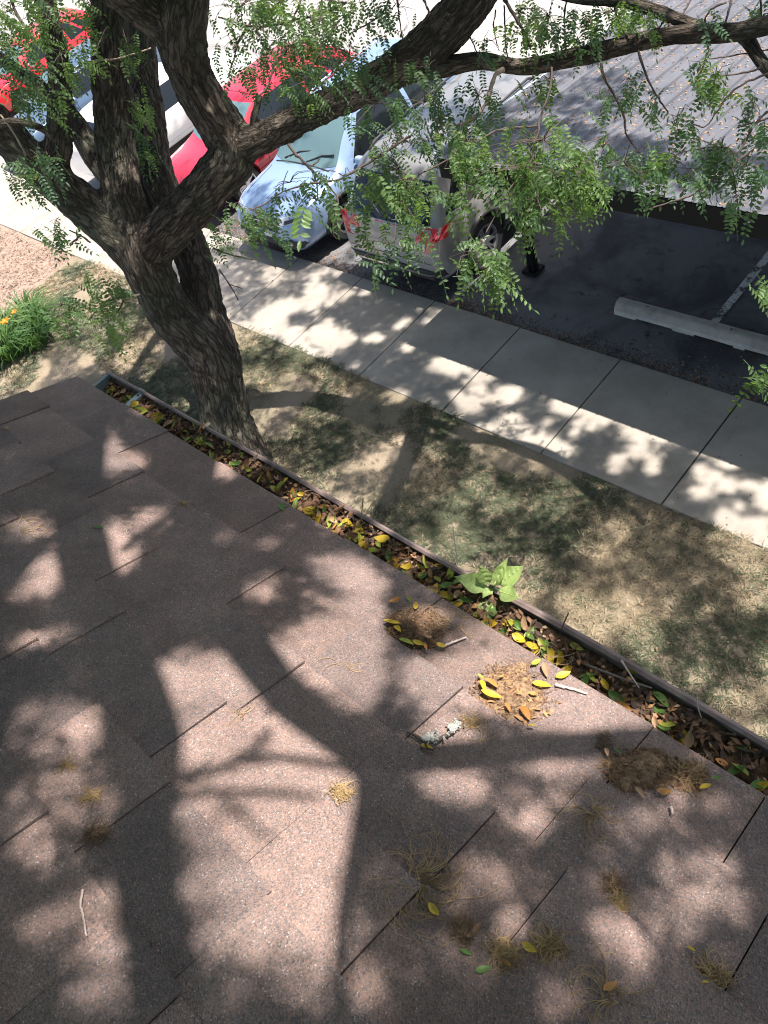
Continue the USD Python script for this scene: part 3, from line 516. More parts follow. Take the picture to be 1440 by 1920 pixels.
for i, (dx_, dy_, R, h, n) in enumerate(((0, 0, .55, .60, 150), (-.55, .25, .55, .6, 150), (.28, .42, .45, .5, 110), (-.35, -.35, .5, .5, 120), (-.1, .75, .5, .6, 120), (-.75, -.5, .5, .55, 120), (-.7, .8, .5, .55, 110))):
    V, Fc = blades(n, R, h, 40 + i, .013); put('foliage', trimesh.Trimesh(V + [dx_, dy_, 0], Fc, process=False), LILY[i % 2], ly, kind='stuff')
def lilyflower(pos, sc):
    Vs, Fs, o = [], [], 0
    for k in range(6):
        a = k * np.pi / 3; d = np.array([math.cos(a), math.sin(a), 0]); s = np.array([-d[1], d[0], 0]); t = np.linspace(0, 1, 5)
        P = d * (.065 * t)[:, None] + np.array([0, 0, 1]) * (.05 * np.sin(t * 2.2))[:, None]; w = .018 * np.sin(np.pi * np.clip(t * .85 + .12, 0, 1)); V = np.empty((10, 3)); V[0::2] = P - s * w[:, None]; V[1::2] = P + s * w[:, None]
        Fs.append(np.array([f for i in range(4) for f in ([2 * i, 2 * i + 1, 2 * i + 3], [2 * i, 2 * i + 3, 2 * i + 2])]) + o); Vs.append(V); o += 10
    return trimesh.Trimesh(np.vstack(Vs) * sc + pos, np.vstack(Fs), process=False)
ORG = leaf_mat('lily_orange', (.75, .25, .012), (.6, .18, .01), .5, .3)
for px, py, z, sc in ((14, 607, .72, 1.5), (29, 588, .45, 1.0)):
    q = onz(px, py, z) - np.array([lb[0], lb[1], -.01]); put('flower', lilyflower(q, sc), ORG, ly); put('stalk', tube(np.array([[q[0] * .8, q[1] * .8 - .05, 0], q * [.9, .95, .6], q - [0, 0, .01]]), .006, 6), LILY[1], ly)

# ------------------------------------------------------------------ small ground cover
def chips(n, pos, rot_tilt, size, seed, thick=.25):
    """n little bent flakes at pos(n)"""
    g = np.random.default_rng(seed); P = pos(g, n); az = g.uniform(0, 2 * np.pi, n); tl = g.normal(0, rot_tilt, (n, 2)); L = size[0] * g.uniform(.5, 1.3, n); w = size[1] * g.uniform(.6, 1.2, n)
    d = np.stack([np.cos(az), np.sin(az), tl[:, 0]], 1); s = np.stack([-np.sin(az), np.cos(az), tl[:, 1]], 1); u = np.cross(d, s)
    V = np.stack([P - d * L[:, None] / 2, P + s * w[:, None] / 2 + u * (w * thick)[:, None], P + d * L[:, None] / 2, P - s * w[:, None] / 2 + u * (w * thick * .3)[:, None]], 1)
    i = np.arange(n) * 4; return trimesh.Trimesh(V.reshape(-1, 3), np.vstack([np.stack([i, i + 3, i + 1], 1), np.stack([i + 1, i + 3, i + 2], 1)]), process=False)
LITM = [plain('litter_brown', (.16, .085, .05), .9), plain('litter_tan', (.34, .22, .13), .9), plain('litter_dark', (.06, .04, .03), .9), plain('litter_orange', (.42, .22, .10), .9)]
def edge_pos(g, n):
    x = g.uniform(-13, 2, n); y = SW1 + .01 + np.abs(g.normal(0, .22, n)) * (.5 + meshkit.noise(np.stack([x * 1.2, x * 0, x * 0], 1))); return np.stack([x, y, -.046 + .004 * g.random(n)], 1)
def near_stop(g, n):
    x = g.uniform(-5, 0, n); return np.stack([x, 6.80 + g.normal(0, .10, n), np.full(n, -.045)], 1)
lit_g = thing('leaf_litter', 'brown leaf litter along the asphalt edge beside the sidewalk', 'leaf litter', kind='stuff')
for i, n in enumerate((1800, 1300, 1500, 500)): put('litter', chips(n, edge_pos, .25, (.035, .017), 60 + i), LITM[i], lit_g, kind='stuff')
put('litter', chips(300, near_stop, .25, (.03, .015), 70), LITM[0], lit_g, kind='stuff')
def roofl(g, n):
    x = g.uniform(CX0 + .05, CX1, n); y = g.uniform(CY0, CY1, n); m = meshkit.fbm(np.stack([x * .8, y * .5, 0 * x], 1), 3, 6); k = m + .10 * np.exp(-((x + 4.6) / 1.6) ** 2) > .50; x = np.where(k, x, g.choice(x[k], n)); y = np.where(k, y, y)
    return np.stack([x, y, cz(y) + .004 + .004 * g.random(n)], 1)
ll_ = thing('roof_litter', 'orange-brown flecks of leaf litter scattered over the carport roof', 'leaf litter', kind='stuff')
for i, n in ((0, 1500), (1, 2600), (3, 2600), (2, 500)): put('litter', chips(n, roofl, .3, (.036, .018), 80 + i), LITM[i], ll_, kind='stuff')
def mulch_pos(g, n):
    x = -15.3 - np.abs(g.normal(0, 4, n)); return np.stack([x, g.uniform(-2, SW0 - .1, n), .0 + .03 * g.random(n)], 1)
mc = thing('mulch_chips', 'brown wood chips of the mulch bed left of the lawn', 'mulch', kind='stuff')
for i, (n, m) in enumerate(((3500, plain('chip_brown', (.20, .135, .10), .9)), (2500, plain('chip_pale', (.30, .225, .175), .9)), (1500, plain('chip_dark', (.10, .065, .05), .9)))): put('chips', chips(n, mulch_pos, .35, (.07, .025), 90 + i), m, mc, kind='stuff')
def lawn_litter(g, n):
    x = g.uniform(-14.5, .5, n); y = g.uniform(.9, SW0, n); return np.stack([x, y, .02 + .02 * g.random(n)], 1)
lg = thing('lawn_litter', 'small dry leaves scattered in the lawn', 'leaf litter', kind='stuff')
for i, n in ((0, 700), (1, 600), (2, 500)): put('litter', chips(n, lawn_litter, .35, (.03, .014), 110 + i), LITM[i], lg, kind='stuff')
def walk_litter(g, n):
    x = g.uniform(-13, 2, n); return np.stack([x, SW0 + np.abs(g.normal(0, .9, n)) % 1.68, np.full(n, .020)], 1)
wl = thing('sidewalk_litter', 'few dark leaf bits lying on the sidewalk slabs', 'leaf litter', kind='stuff')
for i, n in ((2, 110), (0, 70), (1, 40)): put('litter', chips(n, walk_litter, .2, (.026, .014), 140 + i), LITM[i], wl, kind='stuff')
# grass: tufts of blades
GR = [plain('grass_green', (.085, .105, .058), .8), plain('grass_olive', (.14, .135, .085), .8), plain('grass_dry', (.32, .26, .17), .85)]
gi = UsdGeom.PointInstancer.Define(stage, pname('/World', 'grass')); tag(gi, 'short patchy green and straw-dry lawn grass between house and sidewalk', 'grass', kind='stuff')
gpro = []
for i in range(6):
    V, Fc = blades(9, .05, .036, 200 + i, .0020, 2, 1.3); m_ = usdkit.mesh(stage, f'{gi.GetPath()}/prototypes/tuft_{i:03d}', (V, Fc), GR[i // 2]); gpro.append(m_.GetPath())
NG = 60000; gx = rng.uniform(-15.1, 2.5, NG); gy = rng.uniform(-.6, SW0 + .03, NG)
dry = meshkit.fbm(np.stack([gx * 1.15, gy * 1.15, 0 * gx], 1), 4, 31) + rng.normal(0, .10, NG); bare = meshkit.fbm(np.stack([gx * .9 + 9, gy * 1.3, 0 * gx], 1), 3, 33)
k = (bare < .56 + .1 * rng.random(NG)) & ~((gy < 1.6) & (rng.random(NG) < .55)); gx, gy, dry = gx[k], gy[k], dry[k]; NG = len(gx)
gz = .022 * (meshkit.fbm(np.stack([gx * 1.6, gy * 1.6, 0 * gx], -1), 4, 0) - .5) * 2
idx = np.where(dry < .47, 0, np.where(dry < .55, 2, 4)) + rng.integers(0, 2, NG)
gi.CreatePrototypesRel().SetTargets(gpro); gi.CreateProtoIndicesAttr(Vt.IntArray.FromNumpy(idx.astype(np.int32))); gi.CreatePositionsAttr(Vt.Vec3fArray.FromNumpy(np.stack([gx, gy, gz - .004], 1).astype(np.float32)))
ga = rng.uniform(0, 2 * np.pi, NG); gi.CreateOrientationsAttr(Vt.QuathArray([Gf.Quath(float(math.cos(a / 2)), 0, 0, float(math.sin(a / 2))) for a in ga]))
gs = rng.uniform(.7, 1.4, NG).astype(np.float32); gi.CreateScalesAttr(Vt.Vec3fArray.FromNumpy(np.stack([gs, gs, gs * .8], 1)))

# ------------------------------------------------------------------ the tree
LIMBS = {   # photo x, y, depth, width in photo pixels
 'trunk': [(462, 905, 10.2, 150), (452, 872, 10.12, 118), (443, 845, 10.05, 108), (427, 800, 9.95, 96), (405, 700, 9.7, 92), (372, 640, 9.52, 90), (322, 590, 9.35, 88), (300, 550, 9.2, 86), (275, 500, 9.0, 88), (262, 462, 8.9, 84)],
 'stem': [(420, 690, 9.75, 66), (412, 640, 9.68, 64), (392, 590, 9.62, 64), (376, 533, 9.58, 72), (357, 467, 9.55, 68), (325, 395, 9.5, 66), (292, 320, 9.45, 64), (281, 240, 9.4, 62), (270, 150, 9.35, 58), (262, 60, 9.3, 54), (258, -40, 9.2, 50)],
 'left_limb': [(268, 478, 8.95, 84), (225, 440, 8.88, 84), (175, 400, 8.8, 78), (115, 350, 8.6, 74), (58, 300, 8.4, 68), (0, 243, 8.2, 68), (-80, 165, 8.0, 62)],
 'middle_limb': [(256, 465, 8.92, 80), (243, 415, 8.82, 78), (228, 360, 8.75, 74), (220, 300, 8.7, 73), (212, 200, 8.5, 72), (208, 100, 8.3, 70), (204, 0, 8.1, 68), (196, -120, 7.9, 62)],
 'right_limb': [(272, 482, 8.95, 84), (315, 432, 8.82, 82), (367, 377, 8.66, 84), (412, 328, 8.5, 86), (436, 285, 8.4, 84), (420, 245, 8.3, 84), (392, 205, 8.1, 84), (362, 150, 7.9, 84), (343, 80, 7.65, 92), (347, 20, 7.4, 88), (352, -70, 7.2, 76)],
 'right_limb_fork': [(340, 95, 7.7, 70), (300, 42, 7.5, 72), (250, 5, 7.3, 68), (180, -50, 7.0, 60)],
 'long_limb': [(428, 292, 8.45, 62), (448, 274, 8.35, 60), (480, 262, 8.25, 58), (580, 213, 7.9, 57), (693, 161, 7.4, 63), (760, 118, 7.05, 74), (806, 85, 6.8, 82), (850, 40, 6.6, 84), (888, -8, 6.45, 84), (940, -90, 6.2, 78)],
 'upright_limb': [(92, 330, 8.55, 58), (106, 285, 8.45, 52), (112, 225, 8.35, 46), (113, 150, 8.2, 42), (100, 67, 8.0, 42), (84, 0, 7.9, 38), (60, -90, 7.7, 34)],
 'back_limb': [(262, 385, 9.5, 50), (222, 345, 9.42, 50), (183, 300, 9.35, 48), (130, 218, 9.25, 40), (75, 165, 9.15, 30), (0, 110, 9.0, 24), (-60, 70, 8.9, 20)],
}
def limb_pts(nodes):
    P = np.array([np.r_[at(x, y, D), w / 2 / F_ * D] for x, y, D, w in nodes])
    t = np.r_[0, np.cumsum(np.linalg.norm(np.diff(P[:, :3], axis=0), axis=1))]
    n = max(8, int(t[-1] / .06)); tt = np.linspace(0, t[-1], n)
    return np.c_[CubicSpline(t, P[:, :3])(tt), PchipInterpolator(t, P[:, 3])(tt)]
LP = {k: limb_pts(v) for k, v in LIMBS.items()}
H_ = .027
allp = np.vstack(list(LP.values())); lo = allp[:, :3].min(0) - .7; hi = allp[:, :3].max(0) + .7
lo = np.maximum(lo, [-13, .5, -.25])
dims = np.ceil((hi - lo) / H_).astype(int); Fd = np.full(dims, .3, np.float32)
for k, P in LP.items():
    L = {}
    d1 = P[:, :3].min(0) - P[:, 3].max() - .3; d2 = P[:, :3].max(0) + P[:, 3].max() + .3
    a0 = np.clip(((d1 - lo) / H_).astype(int), 0, dims - 1); a1 = np.clip(((d2 - lo) / H_).astype(int) + 1, 1, dims)
    G = np.full(a1 - a0, .3, np.float32)
    for p, q in zip(P[:-1:2], np.vstack([P[2::2], P[-1:]])):
        rr = max(p[3], q[3]) + .2
        b0 = np.clip(((np.minimum(p[:3], q[:3]) - rr - lo) / H_).astype(int), a0, a1 - 1); b1 = np.clip(((np.maximum(p[:3], q[:3]) + rr - lo) / H_).astype(int) + 2, a0 + 1, a1)
        X, Y, Z = np.meshgrid(*[(lo[i] + H_ * np.arange(b0[i], b1[i])).astype(np.float32) for i in range(3)], indexing='ij', sparse=True)
        v = q[:3] - p[:3]; L2 = v @ v + 1e-9
        t = np.clip(((X - p[0]) * v[0] + (Y - p[1]) * v[1] + (Z - p[2]) * v[2]) / L2, 0, 1)
        dd = np.sqrt((X - p[0] - t * v[0])**2 + (Y - p[1] - t * v[1])**2 + (Z - p[2] - t * v[2])**2) - (p[3] + t * (q[3] - p[3]))
        s = tuple(slice(b0[i] - a0[i], b1[i] - a0[i]) for i in range(3)); G[s] = np.minimum(G[s], dd)
    s = tuple(slice(a0[i], a1[i]) for i in range(3)); A = Fd[s]; kk = .10
    h = np.clip(.5 + .5 * (G - A) / kk, 0, 1); Fd[s] = np.where((A < .29) & (G < .29), G * (1 - h) + A * h - kk * h * (1 - h) * .8, np.minimum(A, G))
def surface_nets(F, lo, h):
    S = F < 0
    c = [S[i:S.shape[0] - 1 + i, j:S.shape[1] - 1 + j, k:S.shape[2] - 1 + k] for i in (0, 1) for j in (0, 1) for k in (0, 1)]
    n = sum(x.astype(np.int8) for x in c); act = (n > 0) & (n < 8); idx = np.argwhere(act)
    ids = np.full(act.shape, -1, np.int64); ids[act] = np.arange(len(idx))
    off = np.array([(i, j, k) for i in (0, 1) for j in (0, 1) for k in (0, 1)])
    vals = np.stack([F[idx[:, 0] + o[0], idx[:, 1] + o[1], idx[:, 2] + o[2]] for o in off], 1)
    acc = np.zeros((len(idx), 3)); cnt = np.zeros(len(idx))
    for a in range(8):
        for b in range(a + 1, 8):
            if np.abs(off[a] - off[b]).sum() != 1: continue
            va, vb = vals[:, a], vals[:, b]; m = (va < 0) != (vb < 0); t = np.where(m, va / np.where(va == vb, 1, va - vb), 0)
            acc += m[:, None] * (off[a] + t[:, None] * (off[b] - off[a])); cnt += m
    V = lo + h * (idx + acc / cnt[:, None]); Q = []
    for ax in range(3):
        o = [slice(None)] * 3; o2 = [slice(None)] * 3; o[ax] = slice(0, -1); o2[ax] = slice(1, None)
        e = np.argwhere(S[tuple(o)] != S[tuple(o2)]); b, c_ = (ax + 1) % 3, (ax + 2) % 3
        e = e[(e[:, b] > 0) & (e[:, c_] > 0) & (e[:, b] < act.shape[b]) & (e[:, c_] < act.shape[c_])]
        q = []
        for db, dc in ((-1, -1), (0, -1), (0, 0), (-1, 0)):
            g = e.copy(); g[:, b] += db; g[:, c_] += dc; q.append(ids[g[:, 0], g[:, 1], g[:, 2]])
        q = np.stack(q, 1); fl = S[e[:, 0], e[:, 1], e[:, 2]]; q[~fl] = q[~fl][:, ::-1]; Q.append(q[(q >= 0).all(1)])
    Q = np.vstack(Q); return V, np.vstack([Q[:, [0, 1, 2]], Q[:, [0, 2, 3]]])
TV, TF = surface_nets(Fd, lo, H_); del Fd
from scipy.spatial import cKDTree
def frames(P):
    T = np.gradient(P[:, :3], axis=0); T /= np.linalg.norm(T, axis=1, keepdims=True); a = np.cross(T[0], [0.3, .8, .1]); out = []
    for t in T:
        a = a - t * (a @ t); a /= np.linalg.norm(a); out.append((t, a, np.cross(t, a)))
    return np.array(out), np.r_[0, np.cumsum(np.linalg.norm(np.diff(P[:, :3], axis=0), axis=1))]
def bark_coords(V, plist):
    pts = np.vstack([P[:, :3] for P in plist]); rad = np.concatenate([P[:, 3] for P in plist]); lab = np.concatenate([np.full(len(P), i) for i, P in enumerate(plist)])
    fs, ss = zip(*[frames(P) for P in plist]); fr = np.vstack(fs); sl = np.concatenate([s + 3.7 * i for i, s in enumerate(ss)])
    dk, ik = cKDTree(pts).query(V, k=6); sc = dk - rad[ik]; w = ik[np.arange(len(V)), sc.argmin(1)]
    rel = V - pts[w]; f = fr[w]
    s = sl[w] + np.einsum('ij,ij->i', rel, f[:, 0])
    return np.stack([np.einsum('ij,ij->i', rel, f[:, 1]), np.einsum('ij,ij->i', rel, f[:, 2]), s], 1), lab[w], rad[w]
def barkify(V, Fc, B, rad, amp):
    m = trimesh.Trimesh(V, Fc, process=False); N = m.vertex_normals
    k = np.array([11.0, 11.0, 3.2]); n1 = meshkit.fbm(B * k + 1.3 * meshkit.noise(B * 5)[:, None], 4, 5); rid = 1 - np.abs(2 * n1 - 1) ** .7 * 1.6
    n2 = meshkit.fbm(B * np.array([3, 3, 1.2]), 3, 8) - .5; n3 = meshkit.fbm(B * np.array([26, 26, 9]), 3, 12) - .5
    return V + N * (-(amp * np.clip(rid, 0, 1)) + amp * .4 + n2 * np.minimum(.22 * rad, .06) + n3 * amp * .7)[:, None]
def put_bark(name, V, Fc, B, parent, N=None):
    p = put(name, trimesh.Trimesh(V, Fc, process=False), BARK, parent, smooth=True)
    if N is not None: UsdGeom.Mesh(p).GetNormalsAttr().Set(Vt.Vec3fArray.FromNumpy(N.astype(np.float32)))
    UsdGeom.PrimvarsAPI(p).CreatePrimvar('bark', Sdf.ValueTypeNames.Float3Array, 'vertex').Set(Vt.Vec3fArray.FromNumpy(B.astype(np.float32)))
    return p
tree = thing('leaning_tree', 'large rough-barked tree forking into thick limbs with feathery green leaves', 'tree')
for _ in range(2):   # one Laplacian pass evens the net out
    m_ = trimesh.Trimesh(TV, TF, process=False); trimesh.smoothing.filter_taubin(m_, .5, .52, 4); TV = np.array(m_.vertices)
BB, LAB, RAD = bark_coords(TV, list(LP.values()))
m_ = trimesh.Trimesh(TV, TF, process=False); TN = np.array(m_.vertex_normals); dsp = np.einsum('ij,ij->i', barkify(TV, TF, BB, RAD, .030) - TV, TN)
E_ = np.vstack([TF[:, [0, 1]], TF[:, [1, 2]], TF[:, [2, 0]]]); seam = np.zeros(len(TV)); bd = LAB[E_[:, 0]] != LAB[E_[:, 1]]; seam[E_[bd].ravel()] = 1; deg = np.bincount(E_.ravel(), minlength=len(TV))
def spread(x): return (np.bincount(E_[:, 0], x[E_[:, 1]], len(TV)) + np.bincount(E_[:, 1], x[E_[:, 0]], len(TV))) / deg
for _ in range(5): seam = np.maximum(seam, spread(seam))
for _ in range(14): dsp = dsp * (1 - seam) + spread(dsp) * seam
TV2 = TV + TN * dsp[:, None]; TN2 = np.array(trimesh.Trimesh(TV2, TF, process=False).vertex_normals)
names = list(LP); fl = LAB[TF[:, 0]]
grp = {'trunk': 'trunk', 'stem': 'trunk', 'right_limb_fork': 'limb'}
for nm in ('trunk', 'limb'):
    for i, k in enumerate(names):
        tgt = grp.get(k, 'limb')
        if tgt != nm or (nm == 'trunk' and k == 'stem'): continue
        sel = np.isin(fl, [i] + ([names.index('stem')] if k == 'trunk' else []))
        if not sel.any(): continue
        f = TF[sel]; u, inv = np.unique(f, return_inverse=True)
        put_bark(nm, TV2[u], inv.reshape(-1, 3), BB[u], tree, TN2[u])
def branch(nodes_world, rad, name='branch', sides=14, amp=.010, parent=tree, step=.04):
    P = np.asarray(nodes_world, float); n = max(6, int(np.linalg.norm(np.diff(P, axis=0), axis=1).sum() / step))
    t = np.r_[0, np.cumsum(np.linalg.norm(np.diff(P, axis=0), axis=1))]; tt = np.linspace(0, t[-1], n)
    Q = CubicSpline(t, P)(tt) if len(P) > 2 else np.stack([np.interp(tt, t, c) for c in P.T], 1)
    r = np.interp(tt, t, rad); m = tube(Q, r, sides); PQ = np.c_[Q, r]
    B, _, rr = bark_coords(np.array(m.vertices), [PQ]); V = barkify(np.array(m.vertices), m.faces, B, rr, amp)
    return put_bark(name, V, np.array(m.faces), B, parent)
def pxbranch(nodes, **k):
    return branch([at(x, y, D) for x, y, D, w in nodes], [w / 2 / F_ * D for x, y, D, w in nodes], **k)
C3 = [(790, 126, 6.9, 46), (850, 122, 6.8, 36), (900, 115, 6.7, 32), (960, 124, 6.6, 29), (1030, 118, 6.4, 31), (1100, 103, 6.2, 33), (1200, 78, 5.9, 33), (1270, 66, 5.7, 32), (1350, 63, 5.5, 34), (1440, 48, 5.2, 34), (1560, 20, 4.9, 30), (1750, -60, 4.4, 24)]
pxbranch(C3)
pxbranch([(900, -80, 6.2, 26), (980, -42, 6.0, 24), (1040, -14, 5.95, 21), (1100, -2, 5.9, 20), (1160, 2, 5.85, 22), (1220, 17, 5.8, 22), (1280, 40, 5.72, 23), (1330, 58, 5.62, 24), (1360, 64, 5.55, 22)])
pxbranch([(1388, 62, 5.42, 28), (1408, 85, 5.36, 25), (1422, 108, 5.3, 24), (1445, 135, 5.25, 22), (1490, 190, 5.1, 18)])
pxbranch([(476, 262, 8.2, 18), (474, 235, 8.15, 15), (480, 205, 8.1, 14), (487, 178, 8.05, 13)], name='snag')
pxbranch([(610, 205, 7.7, 8), (610, 176, 7.65, 7), (603, 160, 7.6, 6), (595, 140, 7.55, 5)], name='snag')
pxbranch([(-20, 246, 7.7, 16), (40, 229, 7.7, 15), (76, 240, 7.9, 15), (96, 256, 8.2, 15)], name='snag')
# limbs that pass over the roof, above the picture: their shadows lie on the shingles
def over(px, py, h, lift=0): return roofpt(px, py) + np.array([.24, .33, 1.0]) * h
e2 = at(940, -90, 6.2); e1 = at(352, -70, 7.2); eB = at(196, -120, 7.9); eA = at(-80, 165, 8.0)
S2 = [e2, e2 + np.array([1.0, -1.0, 1.6]), over(330, 960, 3.6) + np.array([-.35, .35, -.1]), over(400, 1120, 3.55), over(480, 1240, 3.5), over(545, 1318, 3.5), over(625, 1380, 3.5), over(688, 1440, 3.5), over(694, 1530, 3.55), over(668, 1620, 3.6), over(640, 1760, 3.8), over(600, 1990, 4.1)]
branch(S2, [.15, .10, .075, .060, .056, .055, .052, .046, .038, .028, .018, .010], amp=.008)
branch([over(672, 1432, 3.5), over(760, 1424, 3.5), over(860, 1420, 3.48), over(1000, 1408, 3.45), (over(1180, 1392, 3.4)), over(1330, 1388, 3.35), over(1480, 1400, 3.3), over(1700, 1450, 3.2)], [.052, .046, .042, .040, .036, .030, .024, .018], amp=.006)
S1 = [e1, e1 + np.array([1.1, -.9, 2.2]), over(60, 900, 4.0) + np.array([-.5, .6, .1]), over(180, 1120, 3.9), over(238, 1250, 3.85), over(285, 1400, 3.8), over(278, 1520, 3.8), over(272, 1620, 3.8), over(292, 1750, 3.85), over(345, 1960, 4.0)]
branch(S1, [.17, .14, .095, .074, .070, .066, .062, .060, .058, .05], amp=.008)
for nodes, r in (([(310, 1515), (380, 1492), (470, 1488), (545, 1493), (600, 1500)], .012), ([(320, 1462), (400, 1446), (500, 1424), (590, 1432), (665, 1450)], .013), ([(415, 1500), (455, 1535), (510, 1575)], .010), ([(780, 1490), (840, 1530), (900, 1570), (950, 1610)], .012),
                 ([(230, 1040), (330, 960), (420, 900)], .016), ([(30, 1090), (100, 1010), (190, 900)], .016), ([(250, 1230), (190, 1100), (120, 960), (60, 860)], .03), ([(200, 1300), (350, 1180), (480, 1060), (600, 1000)], .022)):
    branch([over(x, y, 3.7) for x, y in nodes], [r, *([r * .9] * (len(nodes) - 2)), r * .7], name='twig', sides=8, amp=.002)
branch([eB, eB + np.array([1.5, -1.2, 2.0]), (-3.5, 1.4, 10.4), (-1.5, .6, 11.6), (0.5, .2, 12.4)], [.18, .15, .11, .07, .04])
branch([eA, eA + np.array([.3, -1.6, 1.6]), (-7.5, -.8, 11.0), (-6, -1.8, 12.5)], [.17, .14, .10, .05])
branch([at(258, -40, 9.2), at(258, -40, 9.2) + np.array([.2, .8, 1.8]), (-8.6, 5.8, 9.0), (-7.5, 6.5, 11.5)], [.15, .13, .09, .04])
# thin twigs in the picture
TWIGS = [
 ([(945, 130), (925, 150), (915, 185), (895, 215), (860, 235), (830, 233), (805, 215)], 6.0, 9, 5, 1), ([(860, 235), (850, 262), (845, 290)], 5.9, 4, 2, 0),
 ([(1127, 118), (1147, 173), (1170, 217), (1173, 247), (1193, 280), (1212, 305)], 5.9, 5, 2.5, 0), ([(1197, 95), (1220, 160), (1243, 197), (1253, 213)], 5.8, 4.5, 2.5, 0),
 ([(1462, 190), (1440, 208), (1414, 236), (1390, 279), (1374, 305), (1336, 340), (1308, 361), (1277, 373), (1211, 394)], 5.1, 6, 2.5, 0), ([(1460, 245), (1440, 260), (1400, 290), (1374, 305)], 5.1, 4, 3, 0),
 ([(1376, 302), (1368, 280), (1330, 276), (1279, 286), (1251, 300), (1225, 320)], 5.1, 3.5, 2, 0), ([(1426, 125), (1402, 135), (1360, 142), (1338, 140)], 5.2, 4, 2, 0),
 ([(1450, 136), (1438, 139), (1393, 158), (1357, 189), (1329, 231), (1308, 236), (1290, 233)], 5.15, 5, 2, 0), ([(1325, 80), (1324, 109), (1312, 137), (1300, 165)], 5.5, 5, 2.5, 0),
 ([(1374, -8), (1365, 25), (1355, 60)], 5.5, 5, 4, 0), ([(1298, -8), (1290, 10), (1277, 28)], 5.7, 5, 4, 0), ([(1362, 4), (1331, 21), (1322, 48)], 5.55, 4, 4, 0), ([(1425, -10), (1428, 25), (1432, 45)], 5.3, 4, 3, 0),
 ([(1373, 307), (1376, 340), (1381, 368), (1386, 402)], 5.05, 3, 1.6, 0), ([(1440, 95), (1400, 100), (1350, 108), (1322, 110)], 5.4, 3, 2, 0), ([(1450, 215), (1432, 225), (1405, 232), (1380, 240)], 5.1, 4, 2, 0),
 ([(540, 272), (565, 299), (584, 318), (598, 333), (611, 343), (627, 362), (634, 382), (625, 424), (638, 447)], 6.4, 6, 2, 0), ([(584, 318), (594, 345), (595, 372)], 6.4, 4, 2, 0), ([(582, 312), (592, 306), (600, 297)], 6.4, 3, 2, 0),
 ([(770, 255), (745, 270), (717, 289), (669, 318), (632, 337), (590, 343), (557, 351), (530, 360), (500, 380), (467, 393)], 5.6, 5, 2.5, 0), ([(530, 360), (532, 340), (540, 320)], 5.6, 2.5, 1.5, 0),
 ([(565, -10), (560, 10), (549, 37), (541, 63), (538, 90), (515, 121), (507, 148), (486, 179)], 6.6, 5, 3, 0), ([(650, 4), (604, 24), (538, 42), (491, 50), (459, 47), (409, 32)], 6.6, 5, 3, 0),
 ([(482, 10), (472, 40), (451, 71), (441, 100), (427, 142)], 6.8, 7, 3, 0), ([(602, -8), (602, 26), (591, 69), (575, 98)], 6.5, 4, 2, 0), ([(633, 42), (607, 87), (588, 119), (559, 137)], 6.5, 4, 2, 0), ([(730, -5), (715, 25), (690, 45), (660, 60)], 6.4, 4, 2, 0),
 ([(790, -10), (800, 12), (806, 28)], 6.3, 5, 4, 0), ([(745, -8), (748, 25), (752, 60), (756, 75)], 6.4, 4, 2, 0), ([(930, 20), (926, 50), (930, 75), (935, 95)], 6.3, 3, 1.5, 0), ([(945, 10), (947, 50), (948, 80), (952, 108)], 6.3, 3.5, 2, 0),
 ([(945, -6), (962, 25), (980, 55), (995, 90)], 6.3, 8, 4, 0), ([(880, 68), (888, 85), (897, 105)], 6.5, 3, 2, 0), ([(1150, -5), (1160, 40), (1180, 70)], 5.9, 4, 2, 0), ([(1065, -5), (1058, 30), (1060, 70), (1062, 95)], 6.0, 4, 2, 0), ([(1245, 40), (1222, 62), (1188, 84)], 5.8, 4, 2, 0), ([(1256, 45), (1257, 65)], 5.7, 6, 5, 0),
 ([(0, 215), (20, 240), (40, 275), (48, 292)], 7.2, 4, 3, 1), ([(120, 142), (173, 115), (200, 112), (227, 108), (283, 90)], 7.9, 4, 2.5, 1), ([(178, 103), (188, 75), (200, 50)], 7.8, 3, 2, 1), ([(170, 455), (148, 440), (130, 432)], 7.6, 4, 2.5, 0), ([(152, 440), (132, 460)], 7.6, 5, 4, 0),
 ([(262, 552), (240, 556), (207, 563), (185, 578), (165, 600)], 7.6, 4, 2, 0), ([(232, 562), (215, 592), (190, 612)], 7.5, 3, 2, 0), ([(400, 466), (443, 480), (480, 487)], 8.6, 4, 2, 0), ([(411, 505), (430, 533), (440, 550), (447, 563)], 9.0, 3, 2, 0), ([(430, 533), (445, 538), (455, 542)], 9.0, 2, 1.5, 0),
 ([(20, -5), (38, 38), (58, 66), (66, 80)], 6.6, 7, 3, 0), ([(290, 210), (300, 235), (305, 255)], 8.8, 3, 1.5, 0), ([(1000, 290), (985, 320), (960, 350), (930, 400), (905, 450)], 4.6, 3.5, 2, 0), ([(1010, 235), (1000, 270), (1000, 300), (1050, 335), (1100, 360)], 4.7, 4, 2, 0), ([(930, 245), (880, 275), (820, 310), (770, 340), (745, 400), (742, 450)], 5.1, 4, 2, 0), ([(1010, 235), (1020, 200), (1030, 170), (1035, 125)], 5.6, 4.5, 4, 0), ([(930, 245), (965, 240), (1010, 236)], 5.2, 4.5, 4, 0)]
for pts, D, w0, w1, pale in TWIGS:
    P = np.array([at(x, y, D) for x, y in pts]); n = len(pts) * 4; t = np.linspace(0, 1, len(pts)); tt = np.linspace(0, 1, n)
    Q = (CubicSpline(t, P)(tt) if len(pts) > 2 else np.stack([np.interp(tt, t, c) for c in P.T], 1)) + rng.normal(0, .0022, (n, 3))
    put('twig', tube(Q, np.linspace(w0, w1, n) / 2 / F_ * D * (1 + .15 * rng.normal(size=n)), 6), TWIGL if pale else TWIG, tree, smooth=True)

